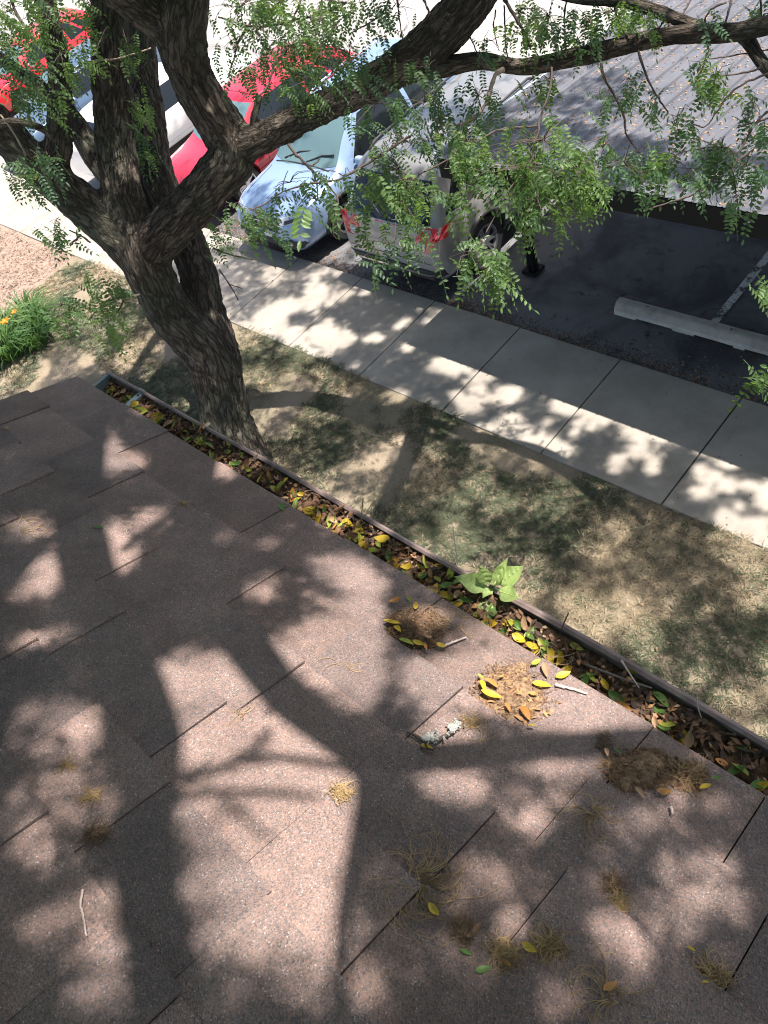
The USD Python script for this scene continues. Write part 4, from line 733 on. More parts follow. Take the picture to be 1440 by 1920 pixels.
# compound leaves
def leaflet(base, d, n, L, w, fold=.25):
    d = d / np.linalg.norm(d); s = np.cross(n, d); s /= np.linalg.norm(s); n = np.cross(d, s)
    V = [base, base + d * L * .28 + s * w * .42 + n * w * fold * .5, base + d * L * .28 - s * w * .42 + n * w * fold * .5, base + d * L * .62 + s * w * .46 + n * w * fold * .4 - n * L * .03, base + d * L * .62 - s * w * .46 + n * w * fold * .4 - n * L * .03, base + d * L - n * L * .10, base + d * L * .45 - n * w * .02]
    return np.array(V), np.array([[0, 6, 1], [0, 2, 6], [1, 6, 3], [6, 2, 4], [3, 6, 5], [6, 4, 5]])
def frond(L, ll, pairs, seed, droop=.35):
    g = np.random.default_rng(seed); Vs, Fs = [], []; o = 0
    def add(v, f):
        nonlocal o
        Vs.append(v); Fs.append(f + o); o += len(v)
    t = np.linspace(0, 1, 6); bend = g.normal(0, .12)
    C = lambda u: np.array([L * u, bend * L * u * u, -droop * L * u * u])
    m = tube(np.array([C(u) for u in t]), np.linspace(.0016, .0007, 6) * L / .2, 3, cap=False); add(np.array(m.vertices), np.array(m.faces))
    for i in range(pairs):
        u = .16 + .8 * i / (pairs - .3); p = C(u); tn = C(u + .02) - C(u - .02); tn /= np.linalg.norm(tn); up = np.array([0, 0, 1.0]); sd = np.cross(up, tn); up = np.cross(tn, sd)
        for sg in (-1, 1):
            if g.random() < .05: continue
            l = ll * (1 - .35 * abs(u - .55) * 1.6) * g.uniform(.85, 1.1); d = sd * sg + tn * g.uniform(.15, .5) - up * g.uniform(0, .3); nn = up + sd * g.normal(0, .25) + tn * g.normal(0, .25)
            add(*leaflet(p + tn * g.normal(0, .002), d, nn, l, l * g.uniform(.44, .54)))
    add(*leaflet(C(1.0), np.array([1, bend, -droop]), np.array([0, 0, 1.0]), ll * .9, ll * .36))
    return np.vstack(Vs), np.vstack(Fs)
FR = [frond(.20, .040, 8, 1), frond(.23, .042, 9, 2, .5), frond(.17, .036, 7, 3, .25), frond(.21, .038, 9, 4, .6), frond(.15, .034, 6, 5, .3)]
crown = thing('crown', parent=tree)
def basis(dr, up):
    x = dr / np.linalg.norm(dr); y = np.cross(up, x); y /= np.linalg.norm(y); return np.stack([x, y, np.cross(x, y)], 0)
CL = [  # photo centre, half extents, how many, depth, size, look (0 green 1 blue-green 2 light)
 (1000, 285, 95, 50, 26, 4.7, 1.0, 2), (960, 335, 90, 45, 22, 4.6, 1.0, 0), (1075, 345, 60, 55, 22, 4.7, 1.0, 2), (1010, 395, 60, 40, 14, 4.6, 1.0, 0), (905, 492, 45, 36, 11, 4.3, 1.0, 0), (925, 515, 30, 26, 5, 4.3, 1, 2), (870, 285, 50, 35, 10, 4.9, 1, 2),
 (760, 360, 75, 40, 16, 5.1, 1.0, 2), (725, 335, 50, 40, 11, 5.2, 1.0, 0), (760, 420, 40, 40, 5, 5.0, 1.0, 0), (735, 475, 50, 35, 5, 5.0, 1, 1), (845, 380, 30, 20, 3, 4.9, 1, 0), (690, 410, 25, 50, 3, 5.2, 1, 0),
 (720, 215, 70, 45, 16, 6.2, 1.05, 1), (800, 215, 80, 50, 20, 6.0, 1.05, 1), (760, 285, 70, 40, 10, 5.8, 1, 1), (900, 205, 60, 55, 18, 5.9, 1, 1), (850, 270, 50, 40, 12, 5.6, 1, 0), (700, 140, 60, 30, 9, 6.8, 1, 1), (790, 140, 40, 25, 7, 6.5, 1, 1),
 (560, 360, 60, 40, 7, 5.2, 1, 1), (640, 350, 40, 40, 5, 5.5, 1, 1), (470, 420, 45, 35, 12, 6.2, 1, 0), (500, 440, 40, 30, 7, 6.0, 1, 1), (405, 440, 30, 45, 9, 8.0, 1.05, 0), (440, 455, 30, 30, 6, 7.6, 1, 0),
 (175, 555, 55, 35, 16, 7.4, 1.1, 0), (130, 590, 45, 40, 12, 7.3, 1.1, 0), (200, 600, 35, 40, 10, 7.4, 1.1, 2), (220, 540, 25, 25, 4, 7.5, 1, 1),
 (30, 40, 50, 45, 14, 6.4, 1.1, 2), (85, 40, 45, 50, 16, 6.5, 1.1, 0), (30, 110, 50, 40, 16, 6.5, 1.1, 1), (80, 180, 60, 40, 16, 6.9, 1.1, 0), (125, 120, 25, 50, 9, 7.2, 1.1, 0), (165, 90, 20, 40, 7, 7.4, 1.1, 2), (165, 30, 25, 40, 6, 7.2, 1.1, 0), (30, 170, 40, 30, 8, 6.9, 1.1, 1),
 (262, 215, 22, 45, 10, 8.2, 1.1, 2), (275, 290, 20, 40, 7, 8.6, 1.1, 0), (240, 100, 20, 40, 6, 7.8, 1.1, 0), (75, 300, 60, 14, 9, 6.8, 1.2, 1), (85, 345, 30, 30, 7, 7.2, 1.1, 1), (30, 340, 32, 25, 8, 7.0, 1.1, 1),
 (450, 30, 60, 35, 22, 6.6, 1, 0), (440, 110, 40, 40, 10, 6.9, 1, 0), (500, 80, 50, 45, 22, 6.7, 1, 1), (560, 110, 55, 50, 34, 6.6, 1, 0), (600, 60, 50, 40, 24, 6.5, 1, 0), (640, 120, 45, 40, 24, 6.5, 1, 1), (570, 165, 50, 30, 16, 6.7, 1, 0), (530, 15, 60, 25, 18, 6.5, 1, 2), (630, 15, 60, 20, 14, 6.4, 1, 2), (700, 50, 40, 40, 10, 6.4, 1, 1), (745, 30, 35, 35, 6, 6.4, 1, 1), (485, 150, 30, 40, 9, 6.9, 1, 1),
 (975, 40, 45, 40, 10, 6.2, 1, 2), (1030, 50, 50, 45, 20, 6.1, 1, 0), (1090, 60, 50, 40, 20, 6.1, 1, 1), (1150, 35, 55, 30, 16, 6.0, 1, 2), (1210, 40, 40, 25, 9, 5.9, 1, 2), (1010, 170, 40, 30, 9, 6, 1, 0), (930, 90, 40, 30, 5, 6.2, 1, 1),
 (1195, 330, 55, 45, 16, 5.1, 1, 1), (1250, 310, 45, 30, 9, 5.1, 1, 0), (1310, 330, 35, 25, 9, 5.1, 1, 1), (1340, 290, 35, 20, 9, 5.1, 1, 1), (1320, 150, 40, 30, 9, 5.3, 1, 1), (1345, 165, 25, 25, 4, 5.2, 1, 0), (1280, 245, 30, 20, 5, 5.2, 1, 1), (1180, 165, 30, 35, 6, 5.7, 1, 1), (1240, 200, 30, 25, 4, 5.7, 1, 1), (1400, 330, 40, 40, 9, 5.1, 1, 1), (1415, 215, 25, 50, 6, 5.1, 1, 1), (1130, 290, 30, 30, 7, 5.0, 1, 0), (1130, 200, 40, 30, 6, 5.7, 1, 1), (1425, 10, 20, 15, 4, 5.4, 1, 1), (1340, 40, 25, 15, 3, 5.5, 1, 1), (1385, 385, 30, 30, 4, 5.0, 1, 1),
 (110, 440, 45, 22, 9, 7.4, 1.1, 0), (1440, 545, 14, 14, 3, 4.0, 1, 0), (1430, 712, 22, 14, 3, 3.9, 1, 0), (330, 30, 120, 20, 0, 7, 1, 0), (560, 225, 60, 30, 0, 6.8, 1, 1)]
DOWN = np.array([0, 0, -1.0]); shown = []
for cx, cy, rx, ry, n, D, sc, look in CL:
    bases = []
    for _ in range(int(n * (1.9 if look == 2 or D < 5.3 else 1.5) + .5)):
        a, q = rng.uniform(0, 2 * np.pi), rng.random() ** .6
        px, py = cx + rx * q * math.cos(a), cy + ry * q * math.sin(a); d_ = D * (1 + rng.normal(0, .035)); p = at(px, py, d_)
        az = rng.uniform(0, 2 * np.pi); hz = np.array([math.cos(az), math.sin(az), 0]); dr = hz * .8 + DOWN * rng.uniform(.1, 1.0) + R_ * .15
        up = np.array([0, 0, 1.0]) + .35 * rng.normal(size=3) + SUN * .3
        k = rng.integers(5); B = basis(dr, up); s = sc * rng.uniform(.95, 1.32)
        V = FR[k][0].copy(); V[:, 0] -= .09; V = (V * s) @ B + p
        shown.append((s / d_, V, FR[k][1], look if rng.random() < .7 else rng.integers(3))); bases.append(p - .09 * s * B[0])
    if len(bases) >= 8:
        hub = at(cx + rng.normal(0, rx * .2), cy - ry * .45, D); sp_t = []
        for q in bases[::2]:
            mid = (hub + q) / 2 + rng.normal(0, .03, 3) + [0, 0, .03]; sp_t.append(tube(np.array([hub, (hub + mid) / 2 + [0, 0, .01], mid, (mid + q) / 2, q]), [.0030, .0026, .0022, .0017, .0012], 4, False))
        put('twig', cat_(sp_t), TWIG, tree)
# single leaves that hang close to the lens: from, to, length of a leaflet, all in photo pixels
for x0, y0, x1, y1, lp, D, look, pr in ((575, 383, 543, 440, 26, 3.4, 2, 6), (607, 350, 634, 412, 15, 4.2, 0, 7), (478, 445, 540, 372, 14, 5.2, 1, 8), (955, 460, 905, 545, 13, 4.2, 0, 9), (880, 440, 955, 535, 13, 4.1, 2, 9), (850, 470, 905, 440, 14, 4.3, 0, 8), (1060, 300, 1110, 410, 11, 4.6, 2, 9), (1090, 300, 1140, 385, 11, 4.6, 2, 9), (800, 440, 845, 545, 12, 4.6, 0, 8), (765, 420, 742, 500, 11, 5, 2, 8),
                                     (200, 615, 216, 650, 9, 7.2, 0, 8), (150, 560, 140, 640, 9, 7.2, 0, 9), (60, 325, 0, 300, 10, 6.6, 1, 8), (70, 325, 105, 375, 10, 6.6, 1, 8), (1250, 340, 1270, 380, 10, 5, 1, 8), (690, 140, 735, 165, 10, 6.6, 1, 7), (780, 130, 800, 160, 14, 6.2, 0, 6), (1320, 150, 1310, 195, 9, 5.2, 0, 7), (1340, 150, 1365, 195, 9, 5.2, 0, 7)):
    A, Bp = at(x0, y0, D), at(x1, y1, D * .99); L = np.linalg.norm(Bp - A); V, Fc = frond(L, lp / F_ * D, pr, int(x0 + y0), .12)
    shown.append((1.0 / D * 1.3, V @ basis(Bp - A, np.array([0, .15, 1.0]) - W_ * .6) + A, Fc, look))
shown.sort(key=lambda s: -s[0])
for s, V, Fc, look in shown[:300]:
    put('leaf', trimesh.Trimesh(V, Fc, process=False), GREEN[look], crown)
rest = shown[300:]
for look in range(3):
    rr = [(V, Fc) for s, V, Fc, l in rest if l == look]
    if rr: put('foliage', cat_([trimesh.Trimesh(V, Fc, process=False) for V, Fc in rr]), GREEN[look], crown, kind='stuff')

# the crown above the picture: leaves everywhere but where the sun comes through
from PIL import Image, ImageDraw
LIT = Image.new('L', (360, 480), 0); ld = ImageDraw.Draw(LIT)
def lp_(*p): ld.polygon([(p[i] / 4, p[i + 1] / 4) for i in range(0, len(p), 2)], fill=255)
def le_(x, y, a, b):
    if y > 1395 and y < 1925: a, b = a * .92, b * .92
    ld.ellipse([(x - a) / 4, (y - b) / 4, (x + a) / 4, (y + b) / 4], fill=255)
lp_(155, 790, 190, 790, 235, 850, 275, 862, 258, 885, 150, 885); le_(395, 888, 42, 25); lp_(235, 985, 285, 948, 302, 975, 298, 1005, 260, 985); le_(35, 990, 42, 32); le_(110, 1010, 20, 32); lp_(12, 1130, 20, 1100, 70, 1030, 100, 1050, 135, 1075, 110, 1105, 40, 1132); le_(210, 1045, 42, 38); le_(185, 1000, 20, 22)
le_(480, 1112, 28, 14); lp_(575, 1050, 640, 1040, 700, 1062, 690, 1090, 610, 1105, 580, 1080); le_(500, 1022, 30, 14); le_(690, 1100, 40, 16)
lp_(505, 1212, 560, 1160, 640, 1140, 715, 1165, 715, 1290, 690, 1345, 640, 1330, 560, 1280, 505, 1228); le_(650, 1130, 60, 18); le_(420, 1015, 25, 14)
lp_(885, 1235, 960, 1210, 1010, 1230, 1060, 1270, 1250, 1380, 1190, 1390, 1090, 1385, 1000, 1365, 900, 1340, 870, 1290); lp_(750, 1290, 770, 1250, 850, 1210, 880, 1240, 855, 1330, 800, 1345); le_(800, 1165, 40, 18); le_(900, 1180, 40, 22); le_(980, 1200, 45, 25)
lp_(235, 1245, 300, 1235, 290, 1275, 330, 1250, 430, 1205, 475, 1255, 502, 1310, 480, 1380, 400, 1440, 340, 1450, 312, 1385, 240, 1290); lp_(510, 1345, 545, 1330, 600, 1380, 615, 1425, 660, 1440, 640, 1425, 500, 1420)
lp_(310, 1500, 420, 1440, 560, 1432, 660, 1445, 672, 1500, 668, 1590, 640, 1650, 690, 1745, 600, 1785, 450, 1812, 372, 1775, 340, 1650, 318, 1560)
lp_(725, 1448, 800, 1440, 880, 1442, 912, 1482, 880, 1512, 830, 1522, 770, 1490); le_(820, 1395, 60, 20); le_(880, 1395, 30, 22)
for b in ((1000, 1545, 30, 38), (970, 1430, 20, 16), (1050, 1448, 45, 26), (1110, 1440, 25, 22), (880, 1635, 28, 22), (862, 1682, 32, 32), (930, 1660, 36, 22), (1242, 1640, 22, 17), (1255, 1710, 28, 32), (1325, 1690, 52, 30), (1380, 1720, 26, 20), (1330, 1622, 55, 20), (1140, 1732, 50, 22), (1172, 1768, 34, 20), (1180, 1540, 70, 22), (1340, 1508, 34, 20), (1275, 1762, 18, 18), (1040, 1885, 50, 50), (900, 1830, 32, 30), (770, 1830, 28, 26), (700, 1880, 40, 50), (560, 1870, 60, 40), (430, 1890, 36, 28), (320, 1860, 30, 20), (190, 1880, 50, 40), (150, 1880, 40, 20), (240, 1695, 22, 40), (930, 1540, 26, 22), (890, 1500, 20, 20), (1430, 1480, 14, 20), (1120, 1600, 30, 14), (830, 1770, 24, 24), (950, 1740, 30, 30)): le_(*b)
lp_(0, 1540, 30, 1480, 70, 1520, 60, 1590, 0, 1620); lp_(10, 1320, 90, 1300, 150, 1310, 185, 1370, 170, 1400, 130, 1380, 40, 1350); le_(20, 1366, 18, 18); le_(120, 1470, 50, 22); lp_(130, 1690, 180, 1650, 240, 1590, 255, 1620, 235, 1690, 130, 1715); lp_(50, 1720, 110, 1690, 170, 1700, 90, 1745, 60, 1760); lp_(90, 1810, 130, 1780, 230, 1740, 235, 1790, 150, 1830); le_(140, 1875, 45, 35); le_(15, 1740, 20, 30); le_(200, 1500, 30, 20); le_(70, 1610, 30, 20)
for b in ((840, 688, 40, 18), (900, 705, 20, 12), (505, 605, 32, 26), (455, 625, 25, 18), (625, 635, 40, 18), (560, 660, 26, 14), (560, 930, 50, 16), (620, 972, 40, 18), (690, 1010, 30, 14), (775, 1050, 34, 16), (935, 1082, 85, 60), (1210, 1335, 40, 14), (1335, 1405, 40, 22), (265, 770, 25, 10), (470, 870, 20, 8), (1430, 1005, 80, 36), (1250, 820, 34, 12), (1070, 760, 46, 20), (820, 600, 26, 16), (610, 545, 40, 14)): le_(*b)
g9 = np.random.default_rng(909)
for _ in range(210):
    x, y = g9.uniform(0, 1440), g9.uniform(860, 1920)
    if y < 720 + .56 * x + 60 or 235 < x < 345 and y > 1400 or abs(y - 1405) < 36 and x > 660 or abs(x - 690) < 40: continue
    if g9.random() > .25 + .75 * (meshkit.noise(np.array([[x / 150, y / 150, 0]]), 6)[0] > .45): continue
    r = g9.uniform(8, 20); ld.ellipse([(x - r) / 4, (y - r) / 4, (x + r) / 4, (y + r) / 4], fill=255)
LITA = np.asarray(LIT).astype(float) / 255
SPN = 3400; sxy = np.stack([rng.uniform(-15, 2.5, SPN), rng.uniform(.4, 6.4, SPN)], 1)
cl = .5 * meshkit.fbm(np.stack([sxy[:, 0] * 1.1, sxy[:, 1] * 1.5, 0 * sxy[:, 0]], -1), 3, 25) + .5 * meshkit.noise(np.stack([sxy[:, 0] * 3.1, sxy[:, 1] * 3.1, 0 * sxy[:, 0]], -1), 28)
sxy = sxy[cl > np.where(sxy[:, 1] > 4.3, np.where(sxy[:, 0] < -6.5, .535, .565), .520)]; SR = rng.uniform(.05, .115, len(sxy)) * (1 + .8 * (rng.random(len(sxy)) < .16)); STREE = cKDTree(sxy)
def fine(X, Y):
    d, i = STREE.query(np.stack([X, Y], -1), k=3); return .59 + .2 * np.max(1 - d / SR[i], axis=-1)
fine_old = lambda X, Y: .62 * meshkit.fbm(np.stack([X * 6.0, Y * 6.0, 0 * X], -1), 2, 21) + .38 * meshkit.fbm(np.stack([X * 1.3, Y * 1.3, 0 * X], -1), 2, 25)
def sunny(P, onroof):
    """how much sun a point keeps: 1 in a patch of sun, 0 in the shade"""
    px, py, d = project(P); ix = np.clip((px / 4).astype(int), 0, 359); iy = np.clip((py / 4).astype(int), 0, 479)
    lit = LITA[iy, ix] * ((px >= 0) & (px < 1440) & (py >= 0) & (py < 1920) & (d > 0))
    hx, hy = P[:, 0], P[:, 1]; n = fine(hx, hy); n2 = fine_old(hx, hy)
    w = (n > .59) * 1.0
    w = np.where((hx < -9) & (hx > -13) & (hy < SW1), (n > .55) * 1.0, w); w = np.where((hx < -12.6) & (hy > 3.0), (n > .40) * 1.0, w); w = np.where(hx < -14.2, 1.0, w)
    w = np.where(hy > SW1 + .1, np.where((hx > -9.0) & (hx < -4.6) & (hy < 8.2), (n2 > .53) * 1.0, np.where(hx > -4.6, (n2 > .36) * 1.0, (n2 > .42) * 1.0)), w)
    w = np.where(onroof, 0.0, w)
    return np.maximum(w, lit)
dv = np.array([.24, .33, 1.0])
def randdir(n):
    az = rng.uniform(0, 2 * np.pi, n); d = np.stack([np.cos(az) * .85, np.sin(az) * .85, -rng.uniform(0, .6, n)], 1); return d / np.linalg.norm(d, axis=1, keepdims=True)
def outside(P):
    qx, qy, qd = project(P); return ~((qd > 0) & (qx > -70) & (qx < 1510) & (qy > -70) & (qy < 1990))
def cast(T, onroof, h0, h1, s0, s1):
    n = len(T); h = rng.uniform(h0, h1, n); P = T + dv * h[:, None]; d = randdir(n); s = rng.uniform(s0, s1, n); bad = sunny(T, onroof)
    for o in (-.095, -.05, .05, .10): bad = np.maximum(bad, sunny(T + (d - dv * d[:, 2:3]) * (o * s)[:, None], onroof))
    k = (bad < .5) & outside(P) & (P[:, 2] < 13.8); return P[k], d[k], s[k]
def roof_targets(n):
    x = rng.uniform(-3.3, 1.3, n); u = rng.uniform(-.2, 1.95, n); return np.stack([x, EAVE_Y - CP * u, EAVE_Z + SP * u], 1), np.ones(n, bool)
def flat_targets(n, x0, x1, y0, y1, z=0.0): return np.stack([rng.uniform(x0, x1, n), rng.uniform(y0, y1, n), np.full(n, z)], 1), np.zeros(n, bool)
sets = [cast(*roof_targets(24000), 3.3, 6.0, .42, .66), cast(*roof_targets(90000), 1.9, 3.6, .20, .34), cast(*roof_targets(5000), 5.5, 8.0, 1.1, 1.4), cast(*roof_targets(5000), 4.5, 7.5, .9, 1.2), cast(*flat_targets(38000, -15.5, 2.2, .5, 6.3), 7.6, 13.0, .75, 1.2), cast(*flat_targets(34000, -9.5, 1.5, 4.3, 6.2), 6.9, 9.5, .5, .8), cast(*flat_targets(66000, -13, 1.6, .6, 6.2), 6.9, 9.2, .34, .58),
        cast(*flat_targets(9000, -9.6, -4.2, 6.2, 9.0, 1.6), 6.2, 10.5, .9, 1.25), cast(*flat_targets(9000, -16, -9.6, 6.2, 10.5, 1.0), 7.0, 11, .9, 1.25), cast(*flat_targets(7000, -4.2, 3, 6.0, 10.5, 2.2), 5.5, 10.5, .9, 1.25)]
sky_block = np.stack([rng.uniform(-9, 6, 16000), rng.uniform(-8, 2.2, 16000), rng.uniform(9.2, 13.4, 16000)], 1)  # unseen canopy leaves over and behind the camera, added to block sky light
tt_ = (sky_block[:, 2] - EAVE_Z - (EAVE_Y - sky_block[:, 1]) * TP) / (1 + .33 * TP); hh = sky_block - tt_[:, None] * dv; vis = (hh[:, 0] > -3.6) & (hh[:, 0] < 1.6) & (hh[:, 1] > -1.3); g0 = sky_block - (sky_block[:, 2] / 1.0)[:, None] * dv
k = ~vis & ~((hh[:, 1] > .5)) & outside(sky_block); sets.append((sky_block[k], randdir(k.sum()), rng.uniform(1.5, 2.0, k.sum())))
lp_all = np.vstack([np.c_[P, np.full(len(P), i)] for i, P in enumerate(LP.values())]); w_ = lp_all[:, 3] ** 1; tk = rng.choice(len(lp_all), 13000, p=w_ / w_.sum())
T = lp_all[tk, :3] + rng.normal(0, .6, (len(tk), 3)) * lp_all[tk, 3:4]; tx, ty, td = project(T); sp_ = np.zeros(len(T), bool)
for x_, y_, r_ in ((243, 432, 30), (222, 340, 16), (395, 215, 18), (490, 250, 22), (160, 290, 20), (455, 262, 18), (225, 300, 12), (478, 800, 18), (945, 112, 12), (300, 330, 14)): sp_ |= (tx - x_) ** 2 + (ty - y_) ** 2 < r_ ** 2
P = T + dv * rng.uniform(.8, 6, len(T))[:, None]; k = ~sp_ & outside(P); sets.append((P[k], randdir(k.sum()), rng.uniform(.8, 1.2, k.sum())))
SUNLIT = [at(x, y, D) for x, y, D in ((1000, 300, 4.7), (1085, 345, 4.7), (960, 330, 4.6), (770, 375, 5.1), (720, 340, 5.2), (905, 490, 4.3), (925, 520, 4.3), (548, 410, 3.4), (610, 380, 4.2), (870, 285, 4.9), (560, 110, 6.6), (1150, 35, 6.0), (20, 60, 6.4), (200, 600, 7.4), (262, 215, 8.2), (245, 432, 8.55), (225, 345, 8.45), (165, 290, 9.1), (485, 820, 9.9), (240, 400, 8.5), (400, 205, 7.9), (495, 248, 8.1), (640, 180, 7.5))]
for q, (P, d_, s_) in enumerate(sets):
    near = np.zeros(len(P), bool)
    for S in SUNLIT:
        v = P - S; near |= (np.linalg.norm(v - (v @ SUN)[:, None] * SUN, axis=1) < .36) & (v @ SUN > 0)
    v = P - at(932, 1088, 2.0); near |= (np.linalg.norm(v - (v @ SUN)[:, None] * SUN, axis=1) < .10) & (v @ SUN > 0)
    k = ~near | (rng.random(len(P)) < .12); sets[q] = (P[k], d_[k], s_[k])
cp = np.vstack([q[0] for q in sets]); dr = np.vstack([q[1] for q in sets]); sc_ = np.concatenate([q[2] for q in sets]).astype(np.float32); N = len(cp)
print([len(q[0]) for q in sets])
pi = UsdGeom.PointInstancer.Define(stage, pname(path_of(crown), 'foliage')); tag(pi, kind='stuff')  # crown leaves, with the added sky-blocking ones among them
protos = []
for k in range(5):
    for look in (0, 1, 2)[: 2 + (k < 3)]:
        pr_ = usdkit.mesh(stage, f'{pi.GetPath()}/prototypes/leaf_{len(protos):03d}', FR[k], GREEN[look]); protos.append(pr_.GetPath())
pi.CreatePrototypesRel().SetTargets(protos)
up = np.array([0, 0, 1.0]) + .35 * rng.normal(size=(N, 3)); y_ = np.cross(up, dr); y_ /= np.linalg.norm(y_, axis=1, keepdims=True); z_ = np.cross(dr, y_)
from scipy.spatial.transform import Rotation
qq = Rotation.from_matrix(np.stack([dr, y_, z_], 2)).as_quat()
pi.CreateProtoIndicesAttr(Vt.IntArray.FromNumpy(rng.integers(0, len(protos), N).astype(np.int32)))
pi.CreatePositionsAttr(Vt.Vec3fArray.FromNumpy(cp.astype(np.float32)))
pi.CreateOrientationsAttr(Vt.QuathArray([Gf.Quath(float(q[3]), float(q[0]), float(q[1]), float(q[2])) for q in qq]))
pi.CreateScalesAttr(Vt.Vec3fArray.FromNumpy(np.stack([sc_] * 3, 1)))
print('crown leaves', N, 'trunk faces', len(TF), 'leaves in view', len(shown))

# ------------------------------------------------------------------ what lies in the gutter and on the roof
def surf(px, py, lift=.012): return roofpt(px, py, lift)
RN = np.array([0, SP, CP]); RU = np.array([0, -CP, SP]); RX = np.array([1.0, 0, 0])
# soil in the trough
xs = np.arange(GX0 + .006, GX1, .011); ys = np.linspace(.562, .684, 12); X, Y = np.meshgrid(xs, ys, indexing='ij')
fill = 5.009 + .016 * np.clip((X + 2.75) * 3, -1, 0) + .020 * (meshkit.fbm(np.stack([X * 5, Y * 9, 0 * X], -1), 4, 3) - .5) * 2 + .010 * (meshkit.fbm(np.stack([X * 40, Y * 40, 0 * X], -1), 3, 4) - .5) * 2 - .012 * np.clip((.625 - Y) / .06, 0, 1) ** 2 + .010 * np.clip((Y - .65) / .03, 0, 1)
V = np.stack([X, Y, fill], -1).reshape(-1, 3); ny = len(ys); i, j = np.meshgrid(np.arange(len(xs) - 1), np.arange(ny - 1), indexing='ij'); a = (i * ny + j).ravel(); q = np.stack([a, a + ny, a + ny + 1, a + 1], 1)
deb = thing('gutter_debris', 'dark rotted leaf soil filling the gutter trough', 'debris', kind='stuff')
put('soil', trimesh.Trimesh(V, np.vstack([q[:, [0, 1, 2]], q[:, [0, 2, 3]]]), process=False), SOIL, deb, smooth=True, kind='stuff')
def gz_at(x, y): return 5.009 + .016 * np.clip((x + 2.75) * 3, -1, 0) + .020 * (meshkit.fbm(np.stack([x * 5, y * 9, 0 * x], -1), 4, 3) - .5) * 2 - .012 * np.clip((.625 - y) / .06, 0, 1) ** 2 + .010 * np.clip((y - .65) / .03, 0, 1)
def gpos(g, n):
    x = g.uniform(GX0 + .02, GX1, n); y = g.uniform(.575, .676, n); return np.stack([x, y, gz_at(x, y) + .004 + .012 * g.random(n)], 1)
for i, (n, m, sz) in enumerate(((1100, LITM[0], (.024, .012)), (600, LITM[2], (.028, .012)), (420, LITM[1], (.016, .007)), (160, LITM[3], (.022, .012)), (500, STRAWD, (.045, .0022)))):
    put('flakes', chips(n, gpos, .45, sz, 130 + i, .4), m, deb, kind='stuff')
# single fallen leaves
def leafmesh(L, w, curl, fold, twist, seed, nseg=7):
    g = np.random.default_rng(seed); t = np.linspace(0, 1, nseg + 1); half = w / 2 * np.sin(np.pi * np.clip(t, 0, 1) ** .8) ** .8; half[0] = half[-1] = .0004
    V = []
    for k, u in enumerate(t):
        th = curl * (u - .5); c = np.array([L * (math.sin(th) / curl if abs(curl) > 1e-3 else (u - .5)), 0, L * ((1 - math.cos(th)) / curl if abs(curl) > 1e-3 else 0)])
        n = np.array([-math.sin(th), 0, math.cos(th)]); ph = twist * (u - .5)
        for v in (-1, -.5, 0, .5, 1):
            s = np.array([0, math.cos(ph), math.sin(ph)]); V.append(c + s * half[k] * v + n * half[k] * fold * abs(v) ** 1.2 + n * g.normal(0, w * .012))
    V = np.array(V); Fc = []
    for k in range(nseg):
        for v in range(4):
            a = k * 5 + v; Fc += [[a, a + 5, a + 6], [a, a + 6, a + 1]]
    st_ = tube(np.array([[-L / 2 - L * .14, 0, .001], [-L / 2, 0, 0], [L * .3, 0, -.0003]]), .0006, 3, False); Fc = np.vstack([Fc, st_.faces + len(V)])
    return np.vstack([V, st_.vertices]), Fc
VAR = [leafmesh(1, g_w, cu, fo, tw, 300 + i) for i, (g_w, cu, fo, tw) in enumerate(((.42, .5, .3, .2), (.40, -.7, .5, .4), (.46, 1.2, .25, -.5), (.38, .2, .7, .3), (.44, 1.8, .5, .6), (.40, -.3, .15, -.2)))]
def orient(n, az, tilt=0, roll=0):
    n = n / np.linalg.norm(n); x = np.array([math.cos(az), math.sin(az), 0]); x = x - n * (x @ n); x /= np.linalg.norm(x); y = np.cross(n, x)
    x2 = x * math.cos(tilt) + n * math.sin(tilt); n2 = np.cross(x2, y); y2 = y * math.cos(roll) + n2 * math.sin(roll); return np.stack([x2, y2, np.cross(x2, y2)], 0)
def leaf_at(p, n, L, colour, label, group=None, az=None, tilt=0, roll=0, var=None):
    var = rng.integers(len(VAR)) if var is None else var; V, Fc = VAR[var]; V = V * [L, L, L] @ orient(n, rng.uniform(0, 2 * np.pi) if az is None else az, tilt, roll) + p
    return put('fallen_leaf', trimesh.Trimesh(V, Fc, process=False), FALLEN[colour], label=label, cat='leaf', group=group, smooth=True)
GL = {'yellow': 'yellow fallen leaf among the dark debris in the gutter', 'yellowgreen': 'yellow-green fallen leaf among the dark debris in the gutter', 'green': 'green fallen leaf among the dark debris in the gutter', 'orange': 'orange-brown fallen leaf among the dark debris in the gutter', 'brown': 'brown shrivelled leaf among the dark debris in the gutter', 'tan': 'pale tan dry leaf among the dark debris in the gutter'}
cols = list(GL); pw = np.array([.25, .24, .20, .10, .12, .09]); pw /= pw.sum(); cnt = 0
